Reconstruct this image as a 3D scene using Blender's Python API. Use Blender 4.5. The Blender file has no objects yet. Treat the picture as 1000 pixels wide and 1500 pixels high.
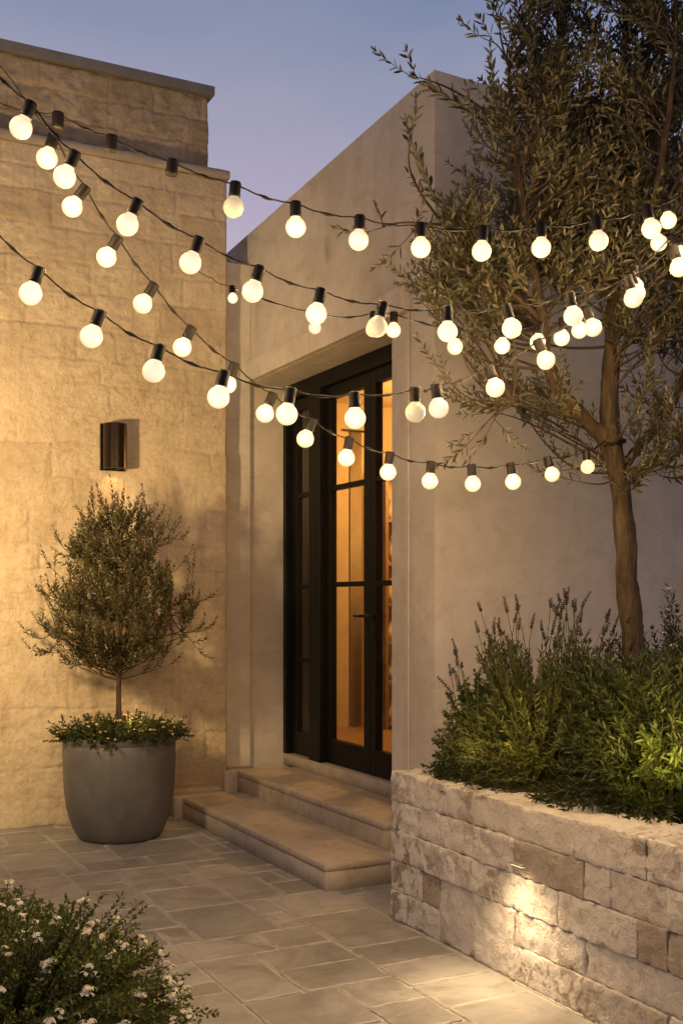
import bpy, bmesh, math, random
from mathutils import Vector, Matrix, noise
R = random.Random(11)
scene = bpy.context.scene
COL = scene.collection

# ------------------------------------------------------------------ camera frame
F, CX, HZ, CAMZ = 1627.0, 500.0, 880.0, 1.5
KX, KY = 0.88854, 0.45875
def P(x, y, Y):
    """photograph pixel at depth Y (metres) -> world point"""
    X = (x - CX) / F * Y
    return Vector((KX * X + KY * Y, -KY * X + KX * Y, CAMZ + (HZ - y) / F * Y))
def G(x, y, z=0.0):
    return P(x, y, (CAMZ - z) * F / (y - HZ))
def C2W(X, Y, z):
    return Vector((KX * X + KY * Y, -KY * X + KX * Y, z))

# ------------------------------------------------------------------ object helpers
def link(o, parent=None):
    COL.objects.link(o)
    if parent is not None:
        o.parent = parent
    return o
def tag(o, label, cat, group=None, kind=None):
    if label: o['label'] = label
    if cat: o['category'] = cat
    if group: o['group'] = group
    if kind: o['kind'] = kind
    return o
def empty(name, loc, label=None, cat=None, group=None):
    o = bpy.data.objects.new(name, None)
    o.location = loc
    o.empty_display_size = 0.1
    link(o)
    return tag(o, label, cat, group)
def obj(name, vf, mat, parent=None, smooth=False, origin=None):
    """vf = (verts, faces) in WORLD coordinates; placed under the parent"""
    me = bpy.data.meshes.new(name)
    off = Vector((0, 0, 0))
    if parent is not None:
        p = parent
        while p is not None:
            off += Vector(p.location); p = p.parent
    elif origin is not None:
        off = Vector(origin)
    me.from_pydata([tuple(Vector(v) - off) for v in vf[0]], [], vf[1])
    me.update()
    if smooth:
        me.polygons.foreach_set('use_smooth', [True] * len(me.polygons))
    if mat: me.materials.append(mat)
    o = bpy.data.objects.new(name, me)
    if parent is None and origin is not None: o.location = origin
    return link(o, parent)
def join(*vfs):
    V, Fc = [], []
    for v, f in vfs:
        n = len(V); V += list(v); Fc += [tuple(i + n for i in q) for q in f]
    return V, Fc
def box(x0, x1, y0, y1, z0, z1):
    v = [(x, y, z) for x in (x0, x1) for y in (y0, y1) for z in (z0, z1)]
    f = [(0, 1, 3, 2), (4, 6, 7, 5), (0, 4, 5, 1), (2, 3, 7, 6), (0, 2, 6, 4), (1, 5, 7, 3)]
    return v, f
def bevel(o, w=0.006, seg=2):
    m = o.modifiers.new('bevel', 'BEVEL'); m.width = w; m.segments = seg
    m.limit_method = 'ANGLE'; m.angle_limit = math.radians(40)
    return o
def rbox(x0, x1, y0, y1, z0, z1, step=0.05, r=0.012, amp=0.0, freq=6.0, seed=0.0, sharp=0.0):
    """rounded, roughened block on a lattice"""
    lo = Vector((x0, y0, z0)); hi = Vector((x1, y1, z1))
    n = [max(2, int(round((hi[i] - lo[i]) / step))) for i in range(3)]
    r = min(r, 0.45 * min(hi - lo))
    idx, V, Fc = {}, [], []
    def co(i, k):
        # cluster first/last spacing at the rounded rim
        if k == 0: return lo[i]
        if k == n[i]: return hi[i]
        if n[i] == 2: return (lo[i] + hi[i]) / 2
        t = (k - 1) / (n[i] - 2)
        return lo[i] + r * 0.8 + (hi[i] - lo[i] - 1.6 * r) * t
    def vid(a, b, c):
        k = (a, b, c)
        if k in idx: return idx[k]
        p = Vector((co(0, a), co(1, b), co(2, c)))
        q = Vector([min(max(p[i], lo[i] + r), hi[i] - r) for i in range(3)])
        d = p - q
        d = d.normalized() if d.length > 1e-9 else Vector((0, 0, 1))
        s = q + d * r
        if amp:
            s3 = Vector((seed, seed * 1.7, seed * .3))
            m = noise.fractal(p * freq + s3, 0.9, 2.1, 4)
            if sharp:
                m = m * (1 - sharp) + sharp * (noise.cell(p * freq * 1.5 + s3) * .5 + noise.noise(p * freq * 3.1 + s3) * 1.1)
            s = s + d * m * amp
        idx[k] = len(V); V.append(s)
        return idx[k]
    for ax in range(3):
        u, w = (ax + 1) % 3, (ax + 2) % 3
        for end in (0, n[ax]):
            for i in range(n[u]):
                for j in range(n[w]):
                    ks = []
                    for (di, dj) in ((0, 0), (1, 0), (1, 1), (0, 1)):
                        k = [0, 0, 0]; k[ax] = end; k[u] = i + di; k[w] = j + dj
                        ks.append(vid(*k))
                    Fc.append(tuple(ks if end else ks[::-1]))
    return V, Fc
def lathe(prof, c, seg=48, axis=Vector((0, 0, 1)), cap_bot=True, cap_top=True):
    """profile [(r, t)] turned about axis through c"""
    axis = axis.normalized()
    e1 = axis.orthogonal().normalized(); e2 = axis.cross(e1)
    V, Fc = [], []
    for r, t in prof:
        for k in range(seg):
            a = 2 * math.pi * k / seg
            V.append(Vector(c) + axis * t + (e1 * math.cos(a) + e2 * math.sin(a)) * r)
    for i in range(len(prof) - 1):
        for k in range(seg):
            k2 = (k + 1) % seg
            Fc.append((i * seg + k, i * seg + k2, (i + 1) * seg + k2, (i + 1) * seg + k))
    if cap_bot: Fc.append(tuple(range(seg))[::-1])
    if cap_top: Fc.append(tuple((len(prof) - 1) * seg + k for k in range(seg)))
    return V, Fc
def tube(pts, rad, seg=8, rough=0.0, caps=True):
    V, Fc = [], []
    up = Vector((0.31, 0.2, 0.93))
    n = len(pts)
    for i, p in enumerate(pts):
        t = (Vector(pts[min(i + 1, n - 1)]) - Vector(pts[max(i - 1, 0)]))
        if t.length < 1e-9: t = Vector((0, 0, 1))
        t.normalize()
        e1 = t.cross(up)
        if e1.length < 1e-3: e1 = t.cross(Vector((1, 0, 0)))
        e1.normalize(); e2 = t.cross(e1)
        r = rad[i] if hasattr(rad, '__len__') else rad
        for k in range(seg):
            a = 2 * math.pi * k / seg
            d = e1 * math.cos(a) + e2 * math.sin(a)
            rr = r
            if rough:
                q = Vector(p) + d * r
                rr = r * (1 + rough * noise.fractal(Vector((q.x * 22, q.y * 22, q.z * 6)), 1.0, 2.0, 3))
            V.append(Vector(p) + d * rr)
    for i in range(n - 1):
        for k in range(seg):
            k2 = (k + 1) % seg
            Fc.append((i * seg + k, i * seg + k2, (i + 1) * seg + k2, (i + 1) * seg + k))
    if caps:
        Fc.append(tuple(range(seg))[::-1]); Fc.append(tuple((n - 1) * seg + k for k in range(seg)))
    return V, Fc
def spline(pts, per=8):
    pts = [Vector(p) for p in pts]
    q = [pts[0] * 2 - pts[1]] + pts + [pts[-1] * 2 - pts[-2]]
    out = []
    for i in range(1, len(q) - 2):
        p0, p1, p2, p3 = q[i - 1:i + 3]
        for k in range(per):
            t = k / per
            out.append(0.5 * ((2 * p1) + (p2 - p0) * t + (2 * p0 - 5 * p1 + 4 * p2 - p3) * t * t + (3 * p1 - p0 - 3 * p2 + p3) * t ** 3))
    out.append(pts[-1])
    return out

# ------------------------------------------------------------------ materials
class NT:
    def __init__(s, name):
        s.m = bpy.data.materials.new(name); s.m.use_nodes = True
        s.t = s.m.node_tree; s.t.nodes.clear()
        s.out = s.t.nodes.new('ShaderNodeOutputMaterial')
    def n(s, typ, **kw):
        nd = s.t.nodes.new(typ)
        for k, v in kw.items():
            if k.startswith('i_'):
                key = k[2:].replace('_', ' ')
                nd.inputs[key].default_value = v
            else: setattr(nd, k, v)
        return nd
    def l(s, a, b): s.t.links.new(a, b)
    def coord(s):
        return s.n('ShaderNodeTexCoord').outputs['Object']
    def noise(s, vec, scale, detail=6, rough=0.6, dist=0.0):
        nd = s.n('ShaderNodeTexNoise'); nd.inputs['Scale'].default_value = scale
        nd.inputs['Detail'].default_value = detail; nd.inputs['Roughness'].default_value = rough
        nd.inputs['Distortion'].default_value = dist
        if vec is not None: s.l(vec, nd.inputs['Vector'])
        return nd.outputs['Fac']
    def ramp(s, fac, stops, interp='LINEAR'):
        nd = s.n('ShaderNodeValToRGB'); cr = nd.color_ramp; cr.interpolation = interp
        while len(cr.elements) < len(stops): cr.elements.new(0.5)
        for e, (p, c) in zip(cr.elements, stops):
            e.position = p; e.color = (c, c, c, 1) if isinstance(c, (int, float)) else (*c, 1)
        s.l(fac, nd.inputs['Fac']); return nd.outputs['Color']
    def mix(s, fac, a, b, mode='MIX'):
        nd = s.n('ShaderNodeMix', data_type='RGBA', blend_type=mode)
        for sock, v in ((nd.inputs[0], fac), (nd.inputs[6], a), (nd.inputs[7], b)):
            if isinstance(v, (int, float)): sock.default_value = v
            elif isinstance(v, tuple): sock.default_value = (*v, 1)
            else: s.l(v, sock)
        return nd.outputs[2]
    def math(s, op, a, b=0.0):
        nd = s.n('ShaderNodeMath', operation=op)
        for sock, v in ((nd.inputs[0], a), (nd.inputs[1], b)):
            if isinstance(v, (int, float)): sock.default_value = v
            else: s.l(v, sock)
        return nd.outputs[0]
    def mapping(s, vec, scale=(1, 1, 1), loc=(0, 0, 0), rot=(0, 0, 0)):
        nd = s.n('ShaderNodeMapping'); s.l(vec, nd.inputs['Vector'])
        nd.inputs['Scale'].default_value = scale; nd.inputs['Location'].default_value = loc
        nd.inputs['Rotation'].default_value = rot
        return nd.outputs['Vector']
    def bump(s, h, strength=0.4, dist=0.01, normal=None):
        nd = s.n('ShaderNodeBump'); nd.inputs['Strength'].default_value = strength
        nd.inputs['Distance'].default_value = dist; s.l(h, nd.inputs['Height'])
        if normal is not None: s.l(normal, nd.inputs['Normal'])
        return nd.outputs['Normal']
    def done(s, color, rough=0.7, normal=None, metallic=0.0, spec=0.5, **kw):
        b = s.n('ShaderNodeBsdfPrincipled')
        for key, v in (('Base Color', color), ('Roughness', rough), ('Metallic', metallic), ('Specular IOR Level', spec)):
            if isinstance(v, (int, float)): b.inputs[key].default_value = v
            elif isinstance(v, tuple): b.inputs[key].default_value = (*v, 1)
            else: s.l(v, b.inputs[key])
        if normal is not None: s.l(normal, b.inputs['Normal'])
        s.l(b.outputs['BSDF'], s.out.inputs['Surface']); s.b = b
        return s.m

def mat_wall(name, c1, c2, c3, c4, grime):
    t = NT(name); c = t.coord()
    n1 = t.noise(c, 0.9, 5, 0.6, 0.4); n2 = t.noise(c, 5.0, 8, 0.65, 0.6); n3 = t.noise(c, 34, 6, 0.7)
    base = t.mix(t.ramp(n1, [(0.35, 0.0), (0.68, 1.0)]), c1, c2)
    base = t.mix(t.ramp(n2, [(0.42, 0.0), (0.72, 0.75)]), base, c3)
    base = t.mix(t.ramp(n2, [(0.25, 0.8), (0.44, 0.0)]), base, c4)
    tone = t.n('ShaderNodeAttribute', attribute_name='tone')
    base = t.mix(t.math('MULTIPLY', tone.outputs['Fac'], 0.75), base, c4)
    big = t.noise(c, 0.55, 6, 0.7, 1.2)
    base = t.mix(t.ramp(big, [(0.48, 0.0), (0.66, 0.5)]), base, c4)
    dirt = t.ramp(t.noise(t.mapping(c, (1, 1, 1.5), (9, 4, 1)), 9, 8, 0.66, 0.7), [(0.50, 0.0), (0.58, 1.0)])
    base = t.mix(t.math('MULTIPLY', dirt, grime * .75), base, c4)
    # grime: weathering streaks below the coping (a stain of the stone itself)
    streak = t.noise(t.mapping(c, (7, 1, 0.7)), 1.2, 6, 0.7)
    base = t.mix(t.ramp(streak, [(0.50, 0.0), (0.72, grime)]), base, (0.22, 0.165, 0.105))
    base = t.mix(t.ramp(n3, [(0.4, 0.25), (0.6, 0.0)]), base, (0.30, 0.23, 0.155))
    # block joints
    sep = t.n('ShaderNodeAttribute', attribute_name='joint')
    base = t.mix(t.math('MULTIPLY', sep.outputs['Fac'], 0.42), base, (0.36, 0.285, 0.20))
    h = t.math('ADD', t.math('MULTIPLY', n3, 0.5), t.math('MULTIPLY', n2, 1.2))
    chip = t.ramp(t.noise(c, 11, 7, 0.62, 0.5), [(0.44, 0.0), (0.50, 1.0)])
    chip2 = t.ramp(t.noise(t.mapping(c, (1, 1, 1.7), (3, 1, 7)), 23, 5, 0.6, 0.4), [(0.40, 0.0), (0.46, 1.0)])
    fine = t.noise(t.mapping(c, (1, 1, 0.6), (2, 5, 3)), 42, 6, 0.75, 1.0)
    h = t.math('ADD', h, t.math('MULTIPLY', fine, 0.45))
    rough_zone = t.ramp(n1, [(0.40, 0.2), (0.60, 1.0)])
    h = t.math('ADD', h, t.math('MULTIPLY', t.math('ADD', t.math('MULTIPLY', chip, 0.22), t.math('MULTIPLY', chip2, 0.16)), rough_zone))
    return t.done(base, 0.86, t.bump(h, 0.95, 0.012), spec=0.25)
def mat_stucco():
    t = NT('smooth_stucco'); c = t.coord()
    n1 = t.noise(c, 1.1, 6, 0.62, 0.8); n2 = t.noise(c, 6, 7, 0.65, 0.3); n3 = t.noise(c, 60, 5, 0.7)
    base = t.mix(t.ramp(n1, [(0.38, 0.0), (0.66, 1.0)]), (0.60, 0.55, 0.475), (0.48, 0.435, 0.365))
    base = t.mix(t.ramp(n2, [(0.45, 0.0), (0.75, 0.6)]), base, (0.40, 0.345, 0.285))
    streak = t.noise(t.mapping(c, (5, 5, 0.5)), 1.0, 6, 0.7)
    base = t.mix(t.ramp(streak, [(0.52, 0.0), (0.72, 0.35)]), base, (0.36, 0.31, 0.25))
    sz = t.n('ShaderNodeSeparateXYZ'); t.l(c, sz.inputs[0])
    n4 = t.noise(t.mapping(c, (1, 1, 2.2), (4, 9, 2)), 2.3, 8, 0.72, 1.6)
    base = t.mix(t.ramp(n4, [(0.54, 0.0), (0.62, 0.35)]), base, (0.40, 0.34, 0.27))
    h = t.math('ADD', t.math('MULTIPLY', n3, 0.15), t.math('MULTIPLY', n2, 0.8))
    return t.done(base, 0.82, t.bump(t.math('ADD', h, t.math('MULTIPLY', n4, 0.7)), 0.32, 0.014), spec=0.25)
def mat_step():
    t = NT('step_stone'); c = t.coord()
    n1 = t.noise(c, 2.2, 6, 0.62, 0.8); n2 = t.noise(c, 14, 8, 0.7, 0.3); n3 = t.noise(c, 90, 4, 0.7)
    base = t.mix(t.ramp(n1, [(0.36, 0.0), (0.66, 1.0)]), (0.46, 0.40, 0.325), (0.34, 0.29, 0.23))
    base = t.mix(t.ramp(n2, [(0.3, 0.6), (0.5, 0.0)]), base, (0.20, 0.165, 0.125))
    h = t.math('ADD', t.math('MULTIPLY', n3, 0.3), n2)
    return t.done(base, t.ramp(n1, [(0.3, 0.5), (0.7, 0.75)]), t.bump(h, 0.4, 0.006), spec=0.35)
def mat_paver():
    t = NT('paving_stone'); c = t.coord()
    g = t.n('ShaderNodeNewGeometry')
    rnd = g.outputs['Random Per Island']
    n1 = t.noise(c, 3.0, 7, 0.65, 1.2); n2 = t.noise(c, 17, 8, 0.7, 0.4); n3 = t.noise(c, 110, 4, 0.7)
    base = t.mix(rnd, (0.225, 0.220, 0.212), (0.385, 0.374, 0.356))
    base = t.mix(t.ramp(n1, [(0.42, 0.0), (0.66, 0.85)]), base, (0.185, 0.175, 0.162))
    base = t.mix(t.ramp(n1, [(0.25, 0.7), (0.42, 0.0)]), base, (0.37, 0.345, 0.305))
    base = t.mix(t.ramp(n2, [(0.30, 0.6), (0.48, 0.0)]), base, (0.21, 0.18, 0.15))
    # mortar wiped over the stone edges
    ed = t.n('ShaderNodeAttribute', attribute_name='edge')
    sm = t.math('ADD', ed.outputs['Fac'], t.math('MULTIPLY', t.math('SUBTRACT', t.noise(c, 6.5, 7, 0.7, 0.5), 0.5), 2.6))
    base = t.mix(t.ramp(sm, [(0.70, 0.0), (1.05, 0.8)]), base, (0.41, 0.385, 0.35))
    h = t.math('ADD', t.math('ADD', t.math('MULTIPLY', n3, 0.18), t.math('MULTIPLY', n2, 0.8)), t.math('MULTIPLY', n1, 1.6))
    return t.done(base, t.ramp(n2, [(0.3, 0.34), (0.7, 0.6)]), t.bump(h, 0.55, 0.008), spec=0.45)
def mat_mortar():
    t = NT('joint_mortar'); c = t.coord()
    n2 = t.noise(c, 25, 6, 0.7)
    base = t.mix(n2, (0.38, 0.345, 0.295), (0.50, 0.46, 0.40))
    return t.done(base, 0.9, t.bump(n2, 0.5, 0.006), spec=0.2)
def mat_block():
    t = NT('split_limestone'); c = t.coord()
    g = t.n('ShaderNodeNewGeometry'); rnd = g.outputs['Random Per Island']
    n1 = t.noise(c, 3.5, 6, 0.65, 0.8); n2 = t.noise(c, 16, 9, 0.72, 0.6); n3 = t.noise(c, 80, 5, 0.7)
    base = t.mix(t.ramp(rnd, [(0.0, 0.0), (0.80, 0.18), (0.88, 0.8), (1.0, 1.0)]), (0.69, 0.655, 0.605), (0.36, 0.30, 0.24))
    base = t.mix(t.ramp(n1, [(0.48, 0.0), (0.70, 0.6)]), base, (0.52, 0.465, 0.39))
    base = t.mix(t.ramp(n2, [(0.56, 0.0), (0.70, 0.6)]), base, (0.32, 0.26, 0.195))
    base = t.mix(t.ramp(n2, [(0.28, 0.8), (0.42, 0.0)]), base, (0.70, 0.65, 0.58))
    cb = t.noise(t.mapping(c, (1, 1, 1), (5, 2, 9)), 9, 8, 0.68, 0.9)
    brown = t.math('MULTIPLY', t.ramp(cb, [(0.50, 0.0), (0.56, 1.0)]), t.ramp(t.noise(c, 1.6, 3, 0.5), [(0.42, 0.10), (0.62, 0.75)]))
    base = t.mix(brown, base, (0.20, 0.145, 0.095))
    chip = t.ramp(t.noise(c, 15, 7, 0.62, 0.6), [(0.42, 0.0), (0.50, 1.0)])
    chip2 = t.ramp(t.noise(t.mapping(c, (1, 1, 1.4), (3, 1, 7)), 34, 5, 0.6, 0.5), [(0.40, 0.0), (0.47, 1.0)])
    h = t.math('ADD', t.math('MULTIPLY', n3, 0.3), t.math('MULTIPLY', n2, 1.1))
    h = t.math('ADD', h, t.math('ADD', t.math('MULTIPLY', chip, 0.30), t.math('MULTIPLY', chip2, 0.28)))
    return t.done(base, t.ramp(n2, [(0.3, 0.45), (0.7, 0.7)]), t.bump(h, 0.75, 0.014), spec=0.4)
def mat_simple(name, color, rough=0.6, metallic=0.0, spec=0.5, nscale=12, var=0.15, bstr=0.15):
    t = NT(name); c = t.coord()
    n = t.noise(c, nscale, 6, 0.65)
    dark = tuple(x * (1 - var * 2) for x in color); light = tuple(min(1, x * (1 + var)) for x in color)
    base = t.mix(t.ramp(n, [(0.3, 0.0), (0.7, 1.0)]), dark, light)
    return t.done(base, rough, t.bump(n, bstr, 0.004), metallic=metallic, spec=spec)
def mat_leaf(name, c1, c2, c3, rough=0.5, transl=0.25, under=None):
    t = NT(name)
    g = t.n('ShaderNodeNewGeometry'); rnd = g.outputs['Random Per Island']
    base = t.ramp(rnd, [(0.0, c1), (0.55, c2), (1.0, c3)])
    if under: base = t.mix(t.math('MULTIPLY', g.outputs['Backfacing'], .6), base, under)
    p = t.n('ShaderNodeBsdfPrincipled'); t.l(base, p.inputs['Base Color'])
    p.inputs['Roughness'].default_value = rough; p.inputs['Specular IOR Level'].default_value = 0.45
    tr = t.n('ShaderNodeBsdfTranslucent'); t.l(t.mix(1.0, base, (1.0, 0.95, 0.45), 'MULTIPLY'), tr.inputs['Color'])
    mx = t.n('ShaderNodeMixShader'); mx.inputs[0].default_value = transl
    t.l(p.outputs[0], mx.inputs[1]); t.l(tr.outputs[0], mx.inputs[2]); t.l(mx.outputs[0], t.out.inputs['Surface'])
    return t.m
def mat_bark():
    t = NT('olive_bark'); c = t.coord()
    n1 = t.noise(t.mapping(c, (1, 1, 0.25)), 30, 8, 0.7, 0.6); n2 = t.noise(c, 9, 6, 0.6)
    base = t.mix(t.ramp(n1, [(0.35, 0.0), (0.65, 1.0)]), (0.026, 0.018, 0.011), (0.088, 0.063, 0.039))
    base = t.mix(t.ramp(n2, [(0.5, 0.0), (0.7, 0.4)]), base, (0.11, 0.085, 0.055))
    return t.done(base, 0.85, t.bump(n1, 1.0, 0.025), spec=0.2)
def mat_emit(name, color, strength, facing_dark=None):
    t = NT(name)
    e = t.n('ShaderNodeEmission'); e.inputs['Color'].default_value = (*color, 1); e.inputs['Strength'].default_value = strength
    t.l(e.outputs[0], t.out.inputs['Surface']); return t.m
def mat_globe(name, core, rim, strength):
    """frosted glass globe with its glow put into the colour by facing: palest in the middle, warmer at the rim"""
    t = NT(name)
    lw = t.n('ShaderNodeLayerWeight'); lw.inputs['Blend'].default_value = 0.5
    col = t.ramp(lw.outputs['Facing'], [(0.0, core), (0.45, tuple(.6 * a + .4 * b for a, b in zip(core, rim))), (1.0, rim)])  # painted glow: pale core where the globe faces the viewer, orange rim
    oi = t.n('ShaderNodeObjectInfo')
    em = t.n('ShaderNodeEmission'); t.l(col, em.inputs['Color'])
    t.l(t.math('MULTIPLY', t.math('ADD', t.math('MULTIPLY', oi.outputs['Random'], 0.28), 0.86), strength), em.inputs['Strength'])
    p = t.n('ShaderNodeBsdfPrincipled'); p.inputs['Base Color'].default_value = (0.2, 0.18, 0.14, 1); p.inputs['Roughness'].default_value = 0.35
    ad = t.n('ShaderNodeAddShader'); t.l(em.outputs[0], ad.inputs[0]); t.l(p.outputs[0], ad.inputs[1])
    t.l(ad.outputs[0], t.out.inputs['Surface']); return t.m
def mat_glass(name, tint=(0.95, 0.95, 0.93)):
    t = NT(name)
    tr = t.n('ShaderNodeBsdfTransparent'); tr.inputs['Color'].default_value = (*tint, 1)
    gl = t.n('ShaderNodeBsdfGlossy'); gl.inputs['Roughness'].default_value = 0.02
    fr = t.n('ShaderNodeFresnel'); fr.inputs['IOR'].default_value = 1.5
    gm = t.n('ShaderNodeNewGeometry')
    fac = t.math('MULTIPLY', fr.outputs[0], t.math('SUBTRACT', 1.0, gm.outputs['Backfacing']))
    mx = t.n('ShaderNodeMixShader'); t.l(fac, mx.inputs[0]); t.l(tr.outputs[0], mx.inputs[1]); t.l(gl.outputs[0], mx.inputs[2])
    t.l(mx.outputs[0], t.out.inputs['Surface']); return t.m

M = dict(
    wall=mat_wall('plastered_stone', (0.61, 0.515, 0.365), (0.52, 0.425, 0.285), (0.66, 0.57, 0.42), (0.38, 0.295, 0.195), .35),
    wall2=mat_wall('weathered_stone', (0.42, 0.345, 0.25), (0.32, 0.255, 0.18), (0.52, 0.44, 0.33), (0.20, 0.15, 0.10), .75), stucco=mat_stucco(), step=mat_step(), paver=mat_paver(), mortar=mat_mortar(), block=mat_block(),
    coping=mat_simple('grey_coping', (0.17, 0.165, 0.16), 0.75, nscale=5),
    ledge=mat_simple('ledge_stone', (0.33, 0.28, 0.22), 0.8, nscale=7, bstr=0.3),
    frame=mat_simple('black_metal_frame', (0.005, 0.0048, 0.0045), 0.45, 0, 0.22, nscale=8, var=0.1, bstr=0.03),
    bronze=mat_simple('dark_bronze', (0.032, 0.022, 0.014), 0.24, metallic=0.7, nscale=30, bstr=0.03),
    steel=mat_simple('black_steel', (0.02, 0.019, 0.018), 0.35, metallic=0.5),
    plastic=mat_simple('black_socket_plastic', (0.006, 0.004, 0.003), 0.5, 0, 0.22, nscale=200, bstr=0.05),
    cable=mat_simple('dark_cable', (0.005, 0.0035, 0.0025), 0.6, 0, 0.25, nscale=150, bstr=0.1),
    pot=None, soil=mat_simple('potting_soil', (0.035, 0.024, 0.016), 0.95, nscale=40, bstr=0.8),
    bark=mat_bark(),
    olive=mat_leaf('olive_leaf', (0.024, 0.023, 0.009), (0.045, 0.041, 0.015), (0.095, 0.080, 0.032), 0.5, 0.2, (0.105, 0.10, 0.066)),
    olive2=mat_leaf('potted_olive_leaf', (0.045, 0.042, 0.013), (0.082, 0.074, 0.024), (0.155, 0.132, 0.045), 0.5, 0.3, (0.13, 0.12, 0.065)),
    lav=mat_leaf('lavender_leaf', (0.022, 0.028, 0.008), (0.042, 0.050, 0.013), (0.09, 0.092, 0.027), 0.55, 0.25),
    shrub=mat_leaf('shrub_leaf', (0.020, 0.034, 0.008), (0.038, 0.055, 0.012), (0.075, 0.09, 0.022), 0.5, 0.3),
    ground=mat_leaf('groundcover_leaf', (0.060, 0.080, 0.018), (0.11, 0.14, 0.032), (0.20, 0.225, 0.06), 0.5, 0.3),
    spike=mat_leaf('lavender_bloom', (0.012, 0.008, 0.007), (0.022, 0.015, 0.012), (0.04, 0.028, 0.022), 0.8, 0.1),
    white=mat_leaf('white_petal', (0.66, 0.63, 0.54), (0.78, 0.76, 0.68), (0.85, 0.83, 0.77), 0.6, 0.25),
    under=mat_leaf('trailing_leaf', (0.022, 0.034, 0.008), (0.044, 0.060, 0.014), (0.09, 0.105, 0.026), 0.55, 0.25),
    cream=mat_leaf('yellow_petal', (0.58, 0.46, 0.16), (0.66, 0.55, 0.24), (0.7, 0.6, 0.34), 0.6, 0.25),
    twig=mat_simple('green_twig', (0.085, 0.075, 0.04), 0.7, nscale=60),
    glass=mat_glass('clear_glass'),
    room=mat_simple('interior_plaster', (0.60, 0.44, 0.24), 0.85, nscale=2.2, var=0.08),
    roomfloor=mat_simple('interior_oak', (0.34, 0.2, 0.09), 0.5, nscale=6),
    wood=mat_simple('shelf_wood', (0.22, 0.12, 0.05), 0.5, nscale=9),
    ceramic=mat_simple('pale_ceramic', (0.62, 0.5, 0.34), 0.35, nscale=9, var=0.08),
    ceramic2=mat_simple('brown_ceramic', (0.16, 0.08, 0.03), 0.3, nscale=9, var=0.08),
    bulb=mat_globe('lit_frosted_glass', (1.0, 0.93, 0.68), (0.86, 0.52, 0.17), 1.12),
    dim=mat_globe('dim_frosted_glass', (1.0, 0.78, 0.45), (1.0, 0.64, 0.28), 0.55),
    filament=mat_emit('hot_filament', (1.0, 0.72, 0.32), 3.0),
    lens=mat_emit('lamp_lens', (1.0, 0.75, 0.42), 2.2),
)
def mat_clear():
    t = NT('clear_bulb_glass'); b = t.n('ShaderNodeBsdfPrincipled'); b.inputs['Base Color'].default_value = (.8, .74, .62, 1)
    b.inputs['Roughness'].default_value = .06
    tr = t.n('ShaderNodeBsdfTransparent'); mx = t.n('ShaderNodeMixShader'); mx.inputs[0].default_value = .22
    t.l(tr.outputs[0], mx.inputs[1]); t.l(b.outputs[0], mx.inputs[2]); t.l(mx.outputs[0], t.out.inputs['Surface']); return t.m
M['clear'] = mat_clear()
def mat_pot():
    t = NT('zinc_grey_pot'); c = t.coord()
    n1 = t.noise(c, 4, 6, 0.6, 0.6); n2 = t.noise(c, 40, 6, 0.7)
    base = t.mix(t.ramp(n1, [(0.35, 0.0), (0.68, 1.0)]), (0.088, 0.085, 0.080), (0.135, 0.129, 0.121))
    base = t.mix(t.ramp(n2, [(0.3, 0.35), (0.45, 0.0)]), base, (0.09, 0.082, 0.073))
    st = t.noise(t.mapping(c, (9, 9, 1.1)), 1.4, 6, 0.7, 0.5)
    base = t.mix(t.ramp(st, [(0.50, 0.0), (0.66, 0.45)]), base, (0.085, 0.08, 0.073))
    base = t.mix(t.ramp(st, [(0.30, 0.45), (0.44, 0.0)]), base, (0.18, 0.17, 0.157))
    return t.done(base, 0.5, t.bump(n2, 0.12, 0.004), spec=0.4)
M['pot'] = mat_pot()

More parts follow.
